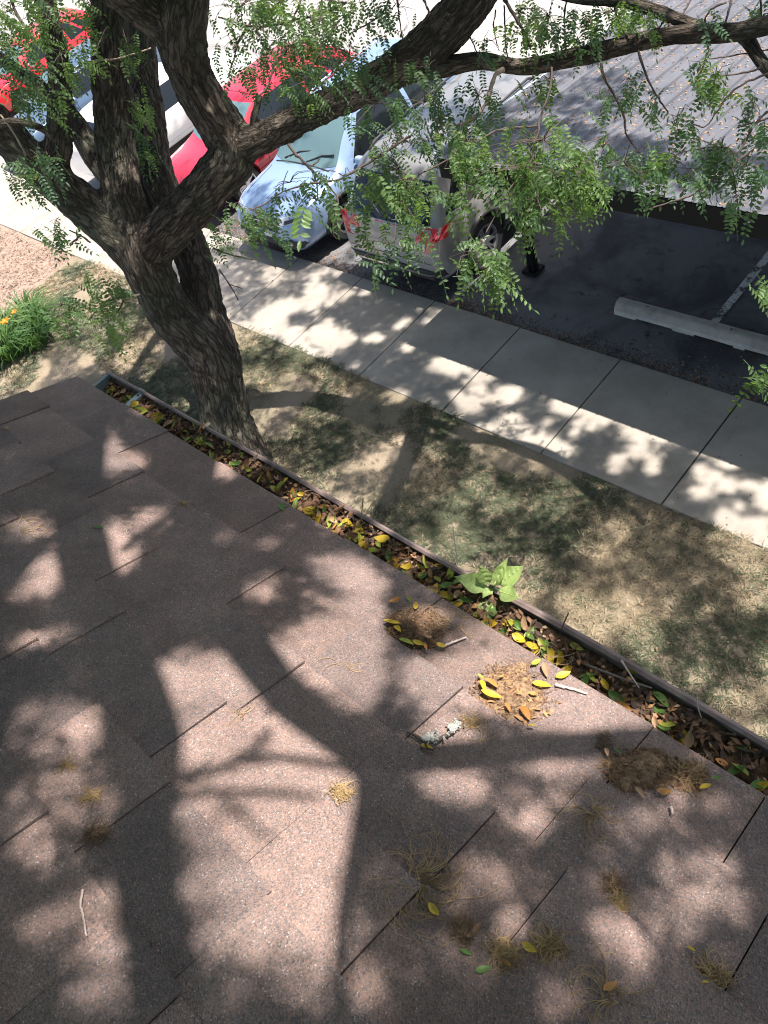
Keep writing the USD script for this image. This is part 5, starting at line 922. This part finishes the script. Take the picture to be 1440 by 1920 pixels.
while cnt < 285:
    x = rng.uniform(-2.88, .12); dens = meshkit.noise(np.array([[x * 2.6, .3, 0]]), 17)[0]
    wgt = .25 + .9 * dens + (.5 if -1.75 < x < -.75 else 0) - (.35 if -.62 < x < -.40 else 0)
    if rng.random() > wgt: continue
    y = np.clip(.60 + abs(rng.normal(0, .032)), .590, .674); c = cols[rng.choice(6, p=pw)]
    L = rng.uniform(.030, .054) * (1.12 if rng.random() < .15 else 1); zz_ = gz_at(np.array([x]), np.array([y]))[0] + rng.uniform(.004, .022)
    zone = 'at the bracket end' if x < -2.45 else 'beside the tree trunk' if x < -1.95 else 'past the trunk' if x < -1.45 else 'at its sunny middle' if x < -.95 else 'left of the seedling' if x < -.66 else 'right of the seedling' if x < -.40 else 'facing the sunlit dirt' if x < -.15 else 'at the near right end'
    vr = rng.integers(len(VAR)); adj = ('flat', 'bowed', 'arched', 'folded', 'curled', 'smooth')[vr]; big = 'large ' if L > .047 else 'small ' if L < .036 else ''
    leaf_at(np.array([x, y, zz_]), np.array([rng.normal(0, .3), rng.normal(0, .3) - .1, 1.0]), L, c, f"{big}{adj} {c.replace('yellowgreen', 'yellow-green').replace('orange', 'orange-brown')} leaf {'by the lip of' if y > .645 else 'by the shingle edge in' if y < .61 else 'amid'} the gutter {zone}", 'fallen leaves lying in the gutter', tilt=rng.normal(0, .28), roll=rng.normal(0, .3), var=vr); cnt += 1
def gut_pt(px, py, z): return onz(px, py, z)
# leaves lying on the roof, each where it is in the photograph: x, y, length in photo px, direction (photo degrees, 0 right, 90 down), colour, label
ROOFLEAVES = [
 (735, 1181, 32, 10, 'yellow', 'yellow leaf left of the fibrous brown pile near the gutter', 0), (745, 1192, 18, 50, 'yellow', 'small yellow leaf just below another left of the fibrous brown pile', 1), (762, 1216, 30, 25, 'yellowgreen', 'yellow-green leaf at the lower edge of the fibrous brown pile', 5), (784, 1220, 24, 20, 'yellow', 'golden leaf at the lower edge of the fibrous brown pile', 0), (796, 1226, 14, 70, 'orange', 'tiny orange leaf below the fibrous brown pile', 3),
 (827, 1225, 22, 15, 'yellow', 'yellow leaf at the near end of a pale twig', 2), (779, 1151, 14, 100, 'yellow', 'small yellow leaf on top of the fibrous brown pile', 2), (740, 1142, 26, -30, 'orange', 'curled rusty leaf at the top left of the fibrous brown pile', 4), (766, 1137, 14, 60, 'yellowgreen', 'small olive leaf above the fibrous brown pile', 3), (803, 1209, 18, 20, 'tan', 'whitish dry leaf in the fibrous brown pile', 4),
 (919, 1317, 40, 12, 'yellow', 'large bright yellow leaf at the left edge of the sunlit dirt', 0), (903, 1300, 22, 80, 'yellow', 'upright yellow leaf touching the larger one at the sunlit dirt', 3), (1014, 1297, 36, 2, 'yellow', 'sunlit yellow leaf at the end of the white stick', 5), (1053, 1280, 28, -20, 'yellow', 'yellow leaf on bare shingle between white stick and gutter', 0), (1003, 1256, 20, -35, 'yellowgreen', 'yellow-green leaf above the sunlit dirt near the roof edge', 0), (1020, 1271, 26, 80, 'tan', 'tan leaf standing up above the sunlit dirt', 3), (983, 1350, 30, 62, 'orange', 'orange-yellow leaf at the lower edge of the sunlit dirt', 1), (995, 1374, 14, 0, 'yellow', 'tiny yellow leaf in shade below the sunlit dirt', 5),
 (920, 1296, 30, 40, 'orange', 'rusty narrow leaf inside the sunlit dirt', 3), (938, 1284, 14, -30, 'orange', 'small orange leaf inside the sunlit dirt', 4), (998, 1315, 18, 10, 'orange', 'rusty leaf right of centre in the sunlit dirt', 2), (900, 1283, 14, 40, 'yellowgreen', 'tiny green-yellow leaf at the top left of the sunlit dirt', 0), (950, 1340, 18, 60, 'orange', 'orange leaf low in the sunlit dirt', 1),
 (187, 998, 20, 5, 'green', 'lone green leaf on shaded shingles at left', 0), (529, 959, 16, 80, 'green', 'lone green leaf on the shingle edge by the gutter', 5), (16, 812, 14, 10, 'tan', 'pale dry leaf on the far left shingles', 3),
 (1154, 1422, 18, 45, 'green', 'green leaf tip above the large dirt pile near the gutter', 0), (1196, 1497, 28, 50, 'tan', 'tan curled leaf below the large dirt pile near the gutter', 3), (1240, 1497, 32, -4, 'orange', 'orange-tan leaf below the large dirt pile near the gutter', 4), (1317, 1490, 22, -25, 'yellow', 'yellow leaf at the right end of the large dirt pile', 3), (1337, 1473, 18, -15, 'green', 'small green sprig right of the large dirt pile', 2), (1134, 1424, 16, 80, 'tan', 'small tan leaf in the thread tuft left of the dirt pile', 1),
 (812, 1718, 34, 50, 'yellow', 'twisted yellow leaf below the ring of dry threads', 4), (893, 1752, 28, -55, 'brown', 'brown leaf beside the long straw tuft', 3), (872, 1796, 24, 20, 'green', 'green narrow leaf under the long straw tuft', 3), (904, 1828, 30, -20, 'green', 'bright green leaf below the round straw tuft', 0), (990, 1788, 34, 30, 'yellow', 'bright yellow curled leaf on the straw tuft at lower right', 2), (948, 1815, 22, 40, 'orange', 'tan leaf on the round straw tuft', 0), (1292, 1789, 18, 25, 'yellow', 'lone small yellow leaf on the shingles at lower right', 5), (1140, 1860, 30, -35, 'orange', 'tan-orange leaf on the lowest thread tuft', 0), (1318, 1851, 14, 0, 'yellow', 'tiny yellow leaf in the tuft at the lower right corner', 5),
 (800, 1410, 24, 15, 'yellow', 'yellow leaf stuck under the lichen-covered twig', 5), (787, 1397, 12, 10, 'orange', 'tiny orange leaf at the left of the lichen-covered twig', 0), (851, 1369, 16, -60, 'yellowgreen', 'yellow-green leaf at the right end of the lichen-covered twig', 2), (880, 1765, 18, -40, 'brown', 'small brown leaf between the two straw tufts', 4)]
for px, py, Lp, ang, c, lab, var in ROOFLEAVES:
    a_, b_ = math.cos(math.radians(ang)) * Lp / 2, math.sin(math.radians(ang)) * Lp / 2; A, B_ = surf(px - a_, py - b_), surf(px + a_, py + b_); d = B_ - A; L = np.linalg.norm(d)
    pile = any(abs(px - x) < rx and abs(py - y) < ry for x, y, rx, ry in ((790, 1180, 70, 55), (975, 1300, 110, 75), (1235, 1450, 110, 45)))
    leaf_at((A + B_) / 2 + RN * (.014 if pile else .007), RN, L * 1.05, c, lab, None, az=math.atan2(d[1], d[0]), tilt=rng.normal(0, .08), roll=rng.normal(0, .15), var=var)
# dirt piles
def heap(px, py, rx, ry, h, seed, rag=.35):
    n = 46; c = surf(px, py, .010); ex = surf(px + rx, py, .010) - c; ey = surf(px, py + ry, .010) - c
    u, v = np.meshgrid(np.linspace(-1.25, 1.25, n), np.linspace(-1.25, 1.25, n), indexing='ij'); r = np.hypot(u, v); P = c + u[..., None] * ex + v[..., None] * ey
    edge = 1 - r + rag * (meshkit.fbm(np.stack([u * 2.2, v * 2.2, 0 * u + seed], -1), 4, seed) - .5) * 2.4
    z = h * np.clip(edge, -.12, 1) ** 1 * (0.35 + .9 * meshkit.fbm(np.stack([u * 5, v * 5, 0 * u], -1), 4, seed + 3)); z = np.where(edge < 0, -.006, z) + .0035 * (meshkit.fbm(np.stack([u * 22, v * 22, 0 * u], -1), 3, seed + 7) - .5) * (edge > 0)
    V = (P + RN * z[..., None]).reshape(-1, 3); i, j = np.meshgrid(np.arange(n - 1), np.arange(n - 1), indexing='ij'); a = (i * n + j).ravel(); q = np.stack([a, a + n, a + n + 1, a + 1], 1)
    okv = (edge > -.10).ravel(); q = q[okv[q].all(1)]; m = trimesh.Trimesh(V, np.vstack([q[:, [0, 1, 2]], q[:, [0, 2, 3]]]), process=False); m.remove_unreferenced_vertices()
    if m.face_normals.mean(0) @ RN < 0: m.invert()
    return m, c, ex, ey
def strands(c, ex, ey, n, r, length, curl, seed, h=.012, ring=0.0, flat=.5):
    g = np.random.default_rng(seed); out = []; e1 = ex / np.linalg.norm(ex); e2 = np.cross(RN, e1)
    for _ in range(n):
        a = g.uniform(0, 2 * np.pi); q = g.random() ** .5; p = c + ex * q * math.cos(a) * .8 + ey * q * math.sin(a) * .8 + RN * h * g.random(); th = g.uniform(0, 2 * np.pi)
        if ring: p = c + ex * math.cos(a) * g.uniform(.5, .95) + ey * math.sin(a) * g.uniform(.5, .95) + RN * h * g.random(); tv = -math.sin(a) * ex + math.cos(a) * ey; th = math.atan2(tv @ e2, tv @ e1)
        k = g.normal(0, curl) + (ring if ring else 0); P = [p]; L = length * g.uniform(.4, 1.2); ns = 7; dz = g.normal(0, .3)
        for s_ in range(ns):
            th += k * L / ns + g.normal(0, .18); dz += g.normal(0, .25); z = (P[-1] - c) @ RN; dz = np.clip(dz, -.5, .5)
            if z < .002: dz = abs(dz) * .5
            if z > h * 1.4: dz = -abs(dz)
            P.append(P[-1] + (e1 * math.cos(th) + e2 * math.sin(th) + RN * dz * flat) * L / ns)
        out.append(tube(np.array(P), np.linspace(r, r * .5, len(P)), 3, False))
    return cat_(out)
def bits(c, ex, ey, n, sz, seed, h=.012):
    def pos(g, n):
        a = g.uniform(0, 2 * np.pi, n); q = g.random(n) ** .6 * 1.05; return c + ex * (q * np.cos(a))[:, None] + ey * (q * np.sin(a))[:, None] + RN * (h * g.random(n) * (1.1 - q))[:, None]
    return chips(n, pos, .5, sz, seed, .4)
for i, (px, py, rx, ry, h, lab, m, ns, sm) in enumerate(((782, 1178, 55, 40, .022, 'brown fibrous debris pile on the roof edge, ringed with yellow leaves', SOIL, 260, STRAWD), (972, 1300, 82, 58, .014, 'sunlit tan dirt patch with yellow leaves on the roof', DIRT, 90, STRAWD), (1205, 1447, 72, 38, .022, 'large brown dirt pile on the roof next to the gutter', DIRT, 150, STRAWD), (1290, 1462, 34, 26, .018, 'small dirt mound with threads right of the large dirt pile', DIRT, 120, STRAW))):
    pl = thing('dirt_pile', lab, 'dirt pile'); mm, c, ex, ey = heap(px, py, rx, ry, h, 50 + i); put('dirt', mm, m, pl, smooth=True)
    put('threads', strands(c, ex, ey, ns, .0007, .05, 12, 400 + i, h * .9), sm, pl, kind='stuff')
    put('crumbs', bits(c, ex, ey, 420, (.012, .006), 420 + i, h * .8), LITM[0], pl, kind='stuff'); put('crumbs', bits(c, ex * 1.1, ey * 1.1, 260, (.010, .006), 440 + i, h * .8), DIRT, pl, kind='stuff')
    if i == 1: put('crumbs', bits(c + ey * .25, ex * .9, ey * .8, 60, (.026, .009), 460, .01), LITM[3], pl, kind='stuff')
FELT = soil_mat('dry_felt', (.10, .065, .032), (.24, .165, .085), (.38, .27, .15), 260)
# tufts of dry threads
TUFTS = [(642, 1492, 26, 20, 70, 'lit tan thread clump at the middle of the sunny shingles', 0, .012, .05), (172, 1500, 22, 14, 40, 'tan thread clump on dappled shingles at left', 0, .012, .05), (183, 1572, 24, 20, 80, 'dark straggly thread tuft at left, lowest of the left ones', 0, .016, .06), (128, 1440, 16, 10, 24, 'small tan thread tuft at left, uppermost of the dappled ones', 0, .01, .05), (30, 1012, 42, 24, 22, 'loose loops of thread at the far left edge', 16, .010, .10), (342, 950, 14, 6, 14, 'small curl of dry thread on the upper shingles', 0, .008, .05),
 (782, 1658, 28, 34, 90, 'ring-shaped nest of dry threads below the sunny patch', 24, .014, .10), (868, 1752, 20, 36, 110, 'long straw tuft leaning beside a brown leaf', 0, .018, .05), (945, 1795, 34, 30, 130, 'round straw tuft with a tan leaf on it', 0, .022, .055), (1028, 1778, 36, 20, 90, 'flat straw tuft under a bright yellow leaf', 0, .014, .07), (1148, 1662, 16, 26, 60, 'dark upper half of the elongated straw bundle at right', 0, .014, .05), (1160, 1700, 18, 20, 90, 'pale lower half of the elongated straw bundle at right', 0, .020, .04), (1114, 1532, 16, 14, 70, 'little round straw ball on the shingles below the dirt piles', 22, .020, .05), (1108, 1505, 12, 18, 12, 'thin thread loops above the little straw ball', 14, .012, .06),
 (1332, 1838, 34, 26, 80, 'straw tuft at the lower right corner of the roof', 0, .016, .07), (1140, 1872, 22, 26, 36, 'loose thread loops at the bottom under a tan leaf', 18, .012, .07), (1130, 1400, 14, 36, 34, 'dark hanging thread tuft left of the large dirt pile', 0, .012, .06), (880, 1362, 26, 10, 40, 'thread wisps at the right end of the lichen-covered twig', 0, .010, .06), (795, 1125, 22, 14, 40, 'brown needle tuft above the fibrous debris pile', 0, .012, .05), (855, 1170, 22, 18, 34, 'faint thread curls between the debris pile and the gutter', 14, .008, .06), (1010, 1240, 20, 12, 20, 'thin thread loop near the shingle edge above the sunlit dirt', 20, .006, .07), (905, 1400, 10, 8, 10, 'few thin threads right of the lichen-covered twig', 10, .006, .05), (640, 1250, 14, 10, 10, 'few faint threads on the sunny shingles at centre', 10, .004, .04), (450, 1345, 18, 12, 8, 'few tan threads on the sunny shingles left of centre', 0, .004, .06)]
for i, (px, py, rx, ry, n, lab, ring, h, ln) in enumerate(TUFTS):
    c = surf(px, py, .012); ex = surf(px + rx, py, .012) - c; ey = surf(px, py + ry, .012) - c
    mt_ = STRAWD if 'dark' in lab or 'brown' in lab else STRAW
    t_ = thing('dry_tuft', lab, 'dry tuft'); put('threads', strands(c, ex * (.6 if not ring else .8), ey * (.6 if not ring else .8), int(n * (1.3 if not ring else .55)), .00095, ln * (.62 if not ring else 1.7), 80 if not ring else 9, 500 + i, h * .45, 30 if ring else 0, .25), mt_, t_, kind='stuff')
    if n >= 36 and not ring:
        mm, *_ = heap(px, py, rx * .62, ry * .62, h * .45, 600 + i, .6); put('felt', mm, FELT, t_, smooth=True)
    if n >= 36: put('flakes', bits(c, ex * .8, ey * .8, n // 2, (.012, .003), 640 + i, h * .5), mt_, t_, kind='stuff')
# sticks
def stick(name, pts, r, m, label, lift=.018, cat='twig'):
    P = np.array([surf(x, y, lift) for x, y in pts]); n = len(P) * 5; t = np.linspace(0, 1, len(P)); Q = np.stack([np.interp(np.linspace(0, 1, n), t, c) for c in P.T], 1) + rng.normal(0, .0006, (n, 3))
    return put(name, tube(Q, np.linspace(r, r * .7, n) * (1 + .1 * rng.normal(size=n)), 7), m, label=label, cat=cat, smooth=True)
PALE = plain('pale_wood', (.50, .40, .36), .8, var=.25, vscale=60)
stick('stick', [(1040, 1297), (1066, 1303), (1097, 1312)], .0042, PALE, 'short white stick on the sunlit roof between dirt and gutter', .022)
stick('stick', [(828, 1224), (850, 1214), (873, 1206)], .0030, PALE, 'pale twig ending at a yellow leaf beside the fibrous debris pile', .02)
stick('stick', [(158, 1678), (155, 1708), (161, 1735), (166, 1765)], .0024, PALE, 'thin pale stick pointing down the dappled shingles at lower left')
stick('stick', [(1255, 1522), (1257, 1536)], .0028, PALE, 'tiny grey stick below the dirt mounds at right')
lt = thing('lichen_twig', 'broken dark twig crusted with pale grey-green lichen on the roof', 'twig')
def onroofline(pts, lift): return np.array([surf(x, y, lift) for x, y in pts])
put('twig_wood', tube(onroofline([(762, 1384), (778, 1390), (792, 1400), (815, 1402), (832, 1392), (850, 1382), (862, 1362)], .02), np.array([.002, .0035, .0055, .0055, .005, .005, .002]), 7), TWIG, lt, smooth=True)
put('side_spur', tube(onroofline([(795, 1402), (800, 1414), (812, 1418)], .02), .0022, 5), TWIG, lt)
LICH = plain('lichen', (.34, .35, .32), .95, var=.25, vscale=120)
g7 = np.random.default_rng(77); lm = []
for a, b in (((792, 1400), (822, 1396)), ((842, 1384), (858, 1370))):
    for _ in range(70):
        t = g7.random(); p = surf(a[0] + (b[0] - a[0]) * t + g7.normal(0, 4), a[1] + (b[1] - a[1]) * t + g7.normal(0, 4), .026); s = trimesh.creation.icosphere(1, g7.uniform(.0012, .003)); s.vertices += g7.normal(0, .0008, s.vertices.shape); lm.append(s.apply_translation(p))
put('lichen', cat_(lm), LICH, lt)
# twigs and stalks in the gutter
def gtwig(pts, r, m, label, name='gutter_twig'):
    P = np.array([onz(x, y, z) for x, y, z in pts]); n = len(P) * 5; t = np.linspace(0, 1, len(P)); Q = CubicSpline(t, P)(np.linspace(0, 1, n)); put(name, tube(Q, np.linspace(r, r * .55, n), 6), m, label=label, cat='twig', smooth=True)
gtwig([(425, 878, 5.015), (470, 895, 5.018), (520, 930, 5.02), (568, 962, 5.015)], .0045, TWIG, 'dark twig lying along the gutter past the tree trunk')
gtwig([(1098, 1246, 5.02), (1140, 1262, 5.025), (1185, 1278, 5.03), (1222, 1290, 5.035)], .0040, plain('grey_twig', (.20, .17, .15), .85), 'grey twig lying in the gutter with its end on the metal lip')
gtwig([(1165, 1238, 5.05), (1180, 1262, 5.05), (1200, 1292, 5.03)], .0028, PALE, 'pale twig crossing the gutter lip near the right')
gtwig([(1307, 1308, 5.10), (1309, 1328, 5.06), (1318, 1352, 5.02)], .0018, PALE, 'thin bent stem standing over the gutter lip at right')
gtwig([(850, 988, 5.16), (852, 1012, 5.12), (856, 1040, 5.07), (852, 1072, 5.0)], .0018, PALE, 'thin wavy stem rising from the gutter left of the seedling')
gtwig([(681, 934, 5.14), (679, 955, 5.10), (676, 985, 5.0)], .0024, STRAW, 'dry seed stalk standing in the middle of the gutter'); gtwig([(718, 930, 5.12), (695, 948, 5.08), (676, 985, 5.0)], .0010, STRAW, 'thin slanting grass stalk in the middle of the gutter')
gtwig([(1066, 1150, 5.10), (1056, 1172, 5.06), (1050, 1192, 5.01)], .0022, TWIG, 'dark bare stem beside the gutter lip right of the seedling'); gtwig([(562, 888, 5.08), (566, 900, 5.06), (548, 918, 5.02)], .0012, STRAW, 'hair-thin curled stem at the gutter lip near the trunk')
# the seedling that grows in the gutter
SEED = mat('seedling_leaf', {'g': ('geometry', {}), 'n': ('noise_texture', {'scale': 60.0, 'detail': 3.0}), 'r': ('rgb_ramp', ramp((.35, (.25, .35, .11)), (.65, (.36, .47, .17)))), 'p': ('principled_bsdf', {'roughness': .45, 'specular_ior_level': .5}), 't': ('translucent_bsdf', {'color': (.26, .42, .07)}), 'mx': ('mix_closure', {'fac': .33})},
    [('g.position', 'n.vector'), ('n.fac', 'r.fac'), ('r.color', 'p.base_color'), ('p.BSDF', 'mx.closure1'), ('t.BSDF', 'mx.closure2')], surface='mx.closure')
VEIN = plain('leaf_vein', (.36, .46, .16), .6)
b0 = onz(924, 1118, 4.995); sd_ = thing('seedling', 'fresh pale green seedling with broad leaves growing out of the gutter', 'plant', b0)
top = onz(922, 1100, 5.045) - b0
put('stem', tube(np.array([[0, 0, 0], top * .5 + [.002, 0, 0], top]), [.0035, .003, .0022], 7), LILY[1], sd_)
Db = (b0 - EYE) @ W_
for (bx, by, tx_, ty_, wid, dD, fold, cup, nv) in (((914, 1103, 853, 1081, .052, -.06, .22, .10, 5)), (917, 1095, 898, 1062, .042, -.085, .12, .15, 4), (926, 1098, 951, 1046, .030, -.10, .55, -.1, 4), (935, 1096, 981, 1060, .054, -.10, .12, .12, 6), (936, 1108, 974, 1121, .046, -.125, .12, .15, 5), (919, 1126, 899, 1164, .040, -.06, .15, .25, 4), (922, 1104, 905, 1120, .024, -.06, .35, .1, 3), (924, 1124, 916, 1140, .022, -.05, .3, .1, 2), (912, 1134, 892, 1140, .018, -.03, .3, .1, 2)):
    A = at(bx, by, Db + dD * .6) - b0; T_ = at(tx_, ty_, Db + dD) - b0; d = T_ - A; L = np.linalg.norm(d); d /= L; up_ = np.array([0, -.25, 1.0]) - W_ * .5; s = np.cross(up_, d); s /= np.linalg.norm(s); n = np.cross(d, s)
    nu, nv2 = 14, 9; V = []
    for u in np.linspace(0, 1, nu):
        hw_ = wid / 2 * np.clip(np.sin(np.pi * np.clip(u * .97 + .0, 0, 1) ** .85), 0, 1) ** .95 * (1 - u ** 5) * (1.08 - .18 * u) + .0010
        for v in np.linspace(-1, 1, nv2):
            V.append(A + d * L * (u + .02 * math.sin(6 * u) * v) + s * hw_ * v + n * (abs(v) * hw_ * fold * 1.2 + cup * L * (u - u * u) * .3 - .04 * L * u * u + .0022 * math.sin(u * nv * 7 + abs(v) * 3.0) * (1 - v * v) + .0025 * math.sin(9 * u + 2 * v) * abs(v)))
    i, j = np.meshgrid(np.arange(nu - 1), np.arange(nv2 - 1), indexing='ij'); a = (i * nv2 + j).ravel(); q = np.stack([a, a + nv2, a + nv2 + 1, a + 1], 1); V = np.array(V)
    lf = put('leaf', trimesh.Trimesh(V, np.vstack([q[:, [0, 1, 2]], q[:, [0, 2, 3]]]), process=False), SEED, sd_, smooth=True)
    G = V.reshape(nu, nv2, 3); put('midrib', cat_([tube(G[:-1, nv2 // 2] + n * .0008, np.linspace(.0013, .0004, nu - 1), 4)] + [tube(np.array([G[k, 4], G[min(k + 1, nu - 1), 4 + sg * 2], G[min(k + 2, nu - 1), 4 + sg * 3]]) + n * .0006, .00035, 3) for k in range(2, nu - 3, 2) for sg in (-1, 1)]), VEIN, lf)
    put('leaf_stalk', tube(np.array([top * .92, (top + A) / 2 + [0, 0, .003], A + d * L * .04]), .0016, 5), LILY[1], sd_)
# the bright leaf by the hanger bracket
for (x0, y0, x1, y1, c, lab) in ((243, 770, 250, 757, 'yellowgreen', 'lime yellow upright leaf beside the gutter bracket'), (246, 773, 280, 772, 'yellowgreen', 'lime green broad leaf beside the gutter bracket'), (940, 1166, 968, 1170, 'yellow', 'long yellow leaf in the gutter below the seedling'), (1175, 1255, 1203, 1260, 'yellow', 'yellow leaf resting against the gutter lip'), (1142, 1298, 1172, 1318, 'green', 'long green leaf at the shingle edge right of the white stick'), (1158, 1318, 1185, 1332, 'orange', 'tan curled leaf at the shingle edge right of the white stick')):
    A, B_ = onz(x0, y0, 5.022), onz(x1, y1, 5.026); d = B_ - A; leaf_at((A + B_) / 2, np.array([0, -.3, 1.0]), np.linalg.norm(d) * 1.1, c, lab, None, az=math.atan2(d[1], d[0]), var=0)
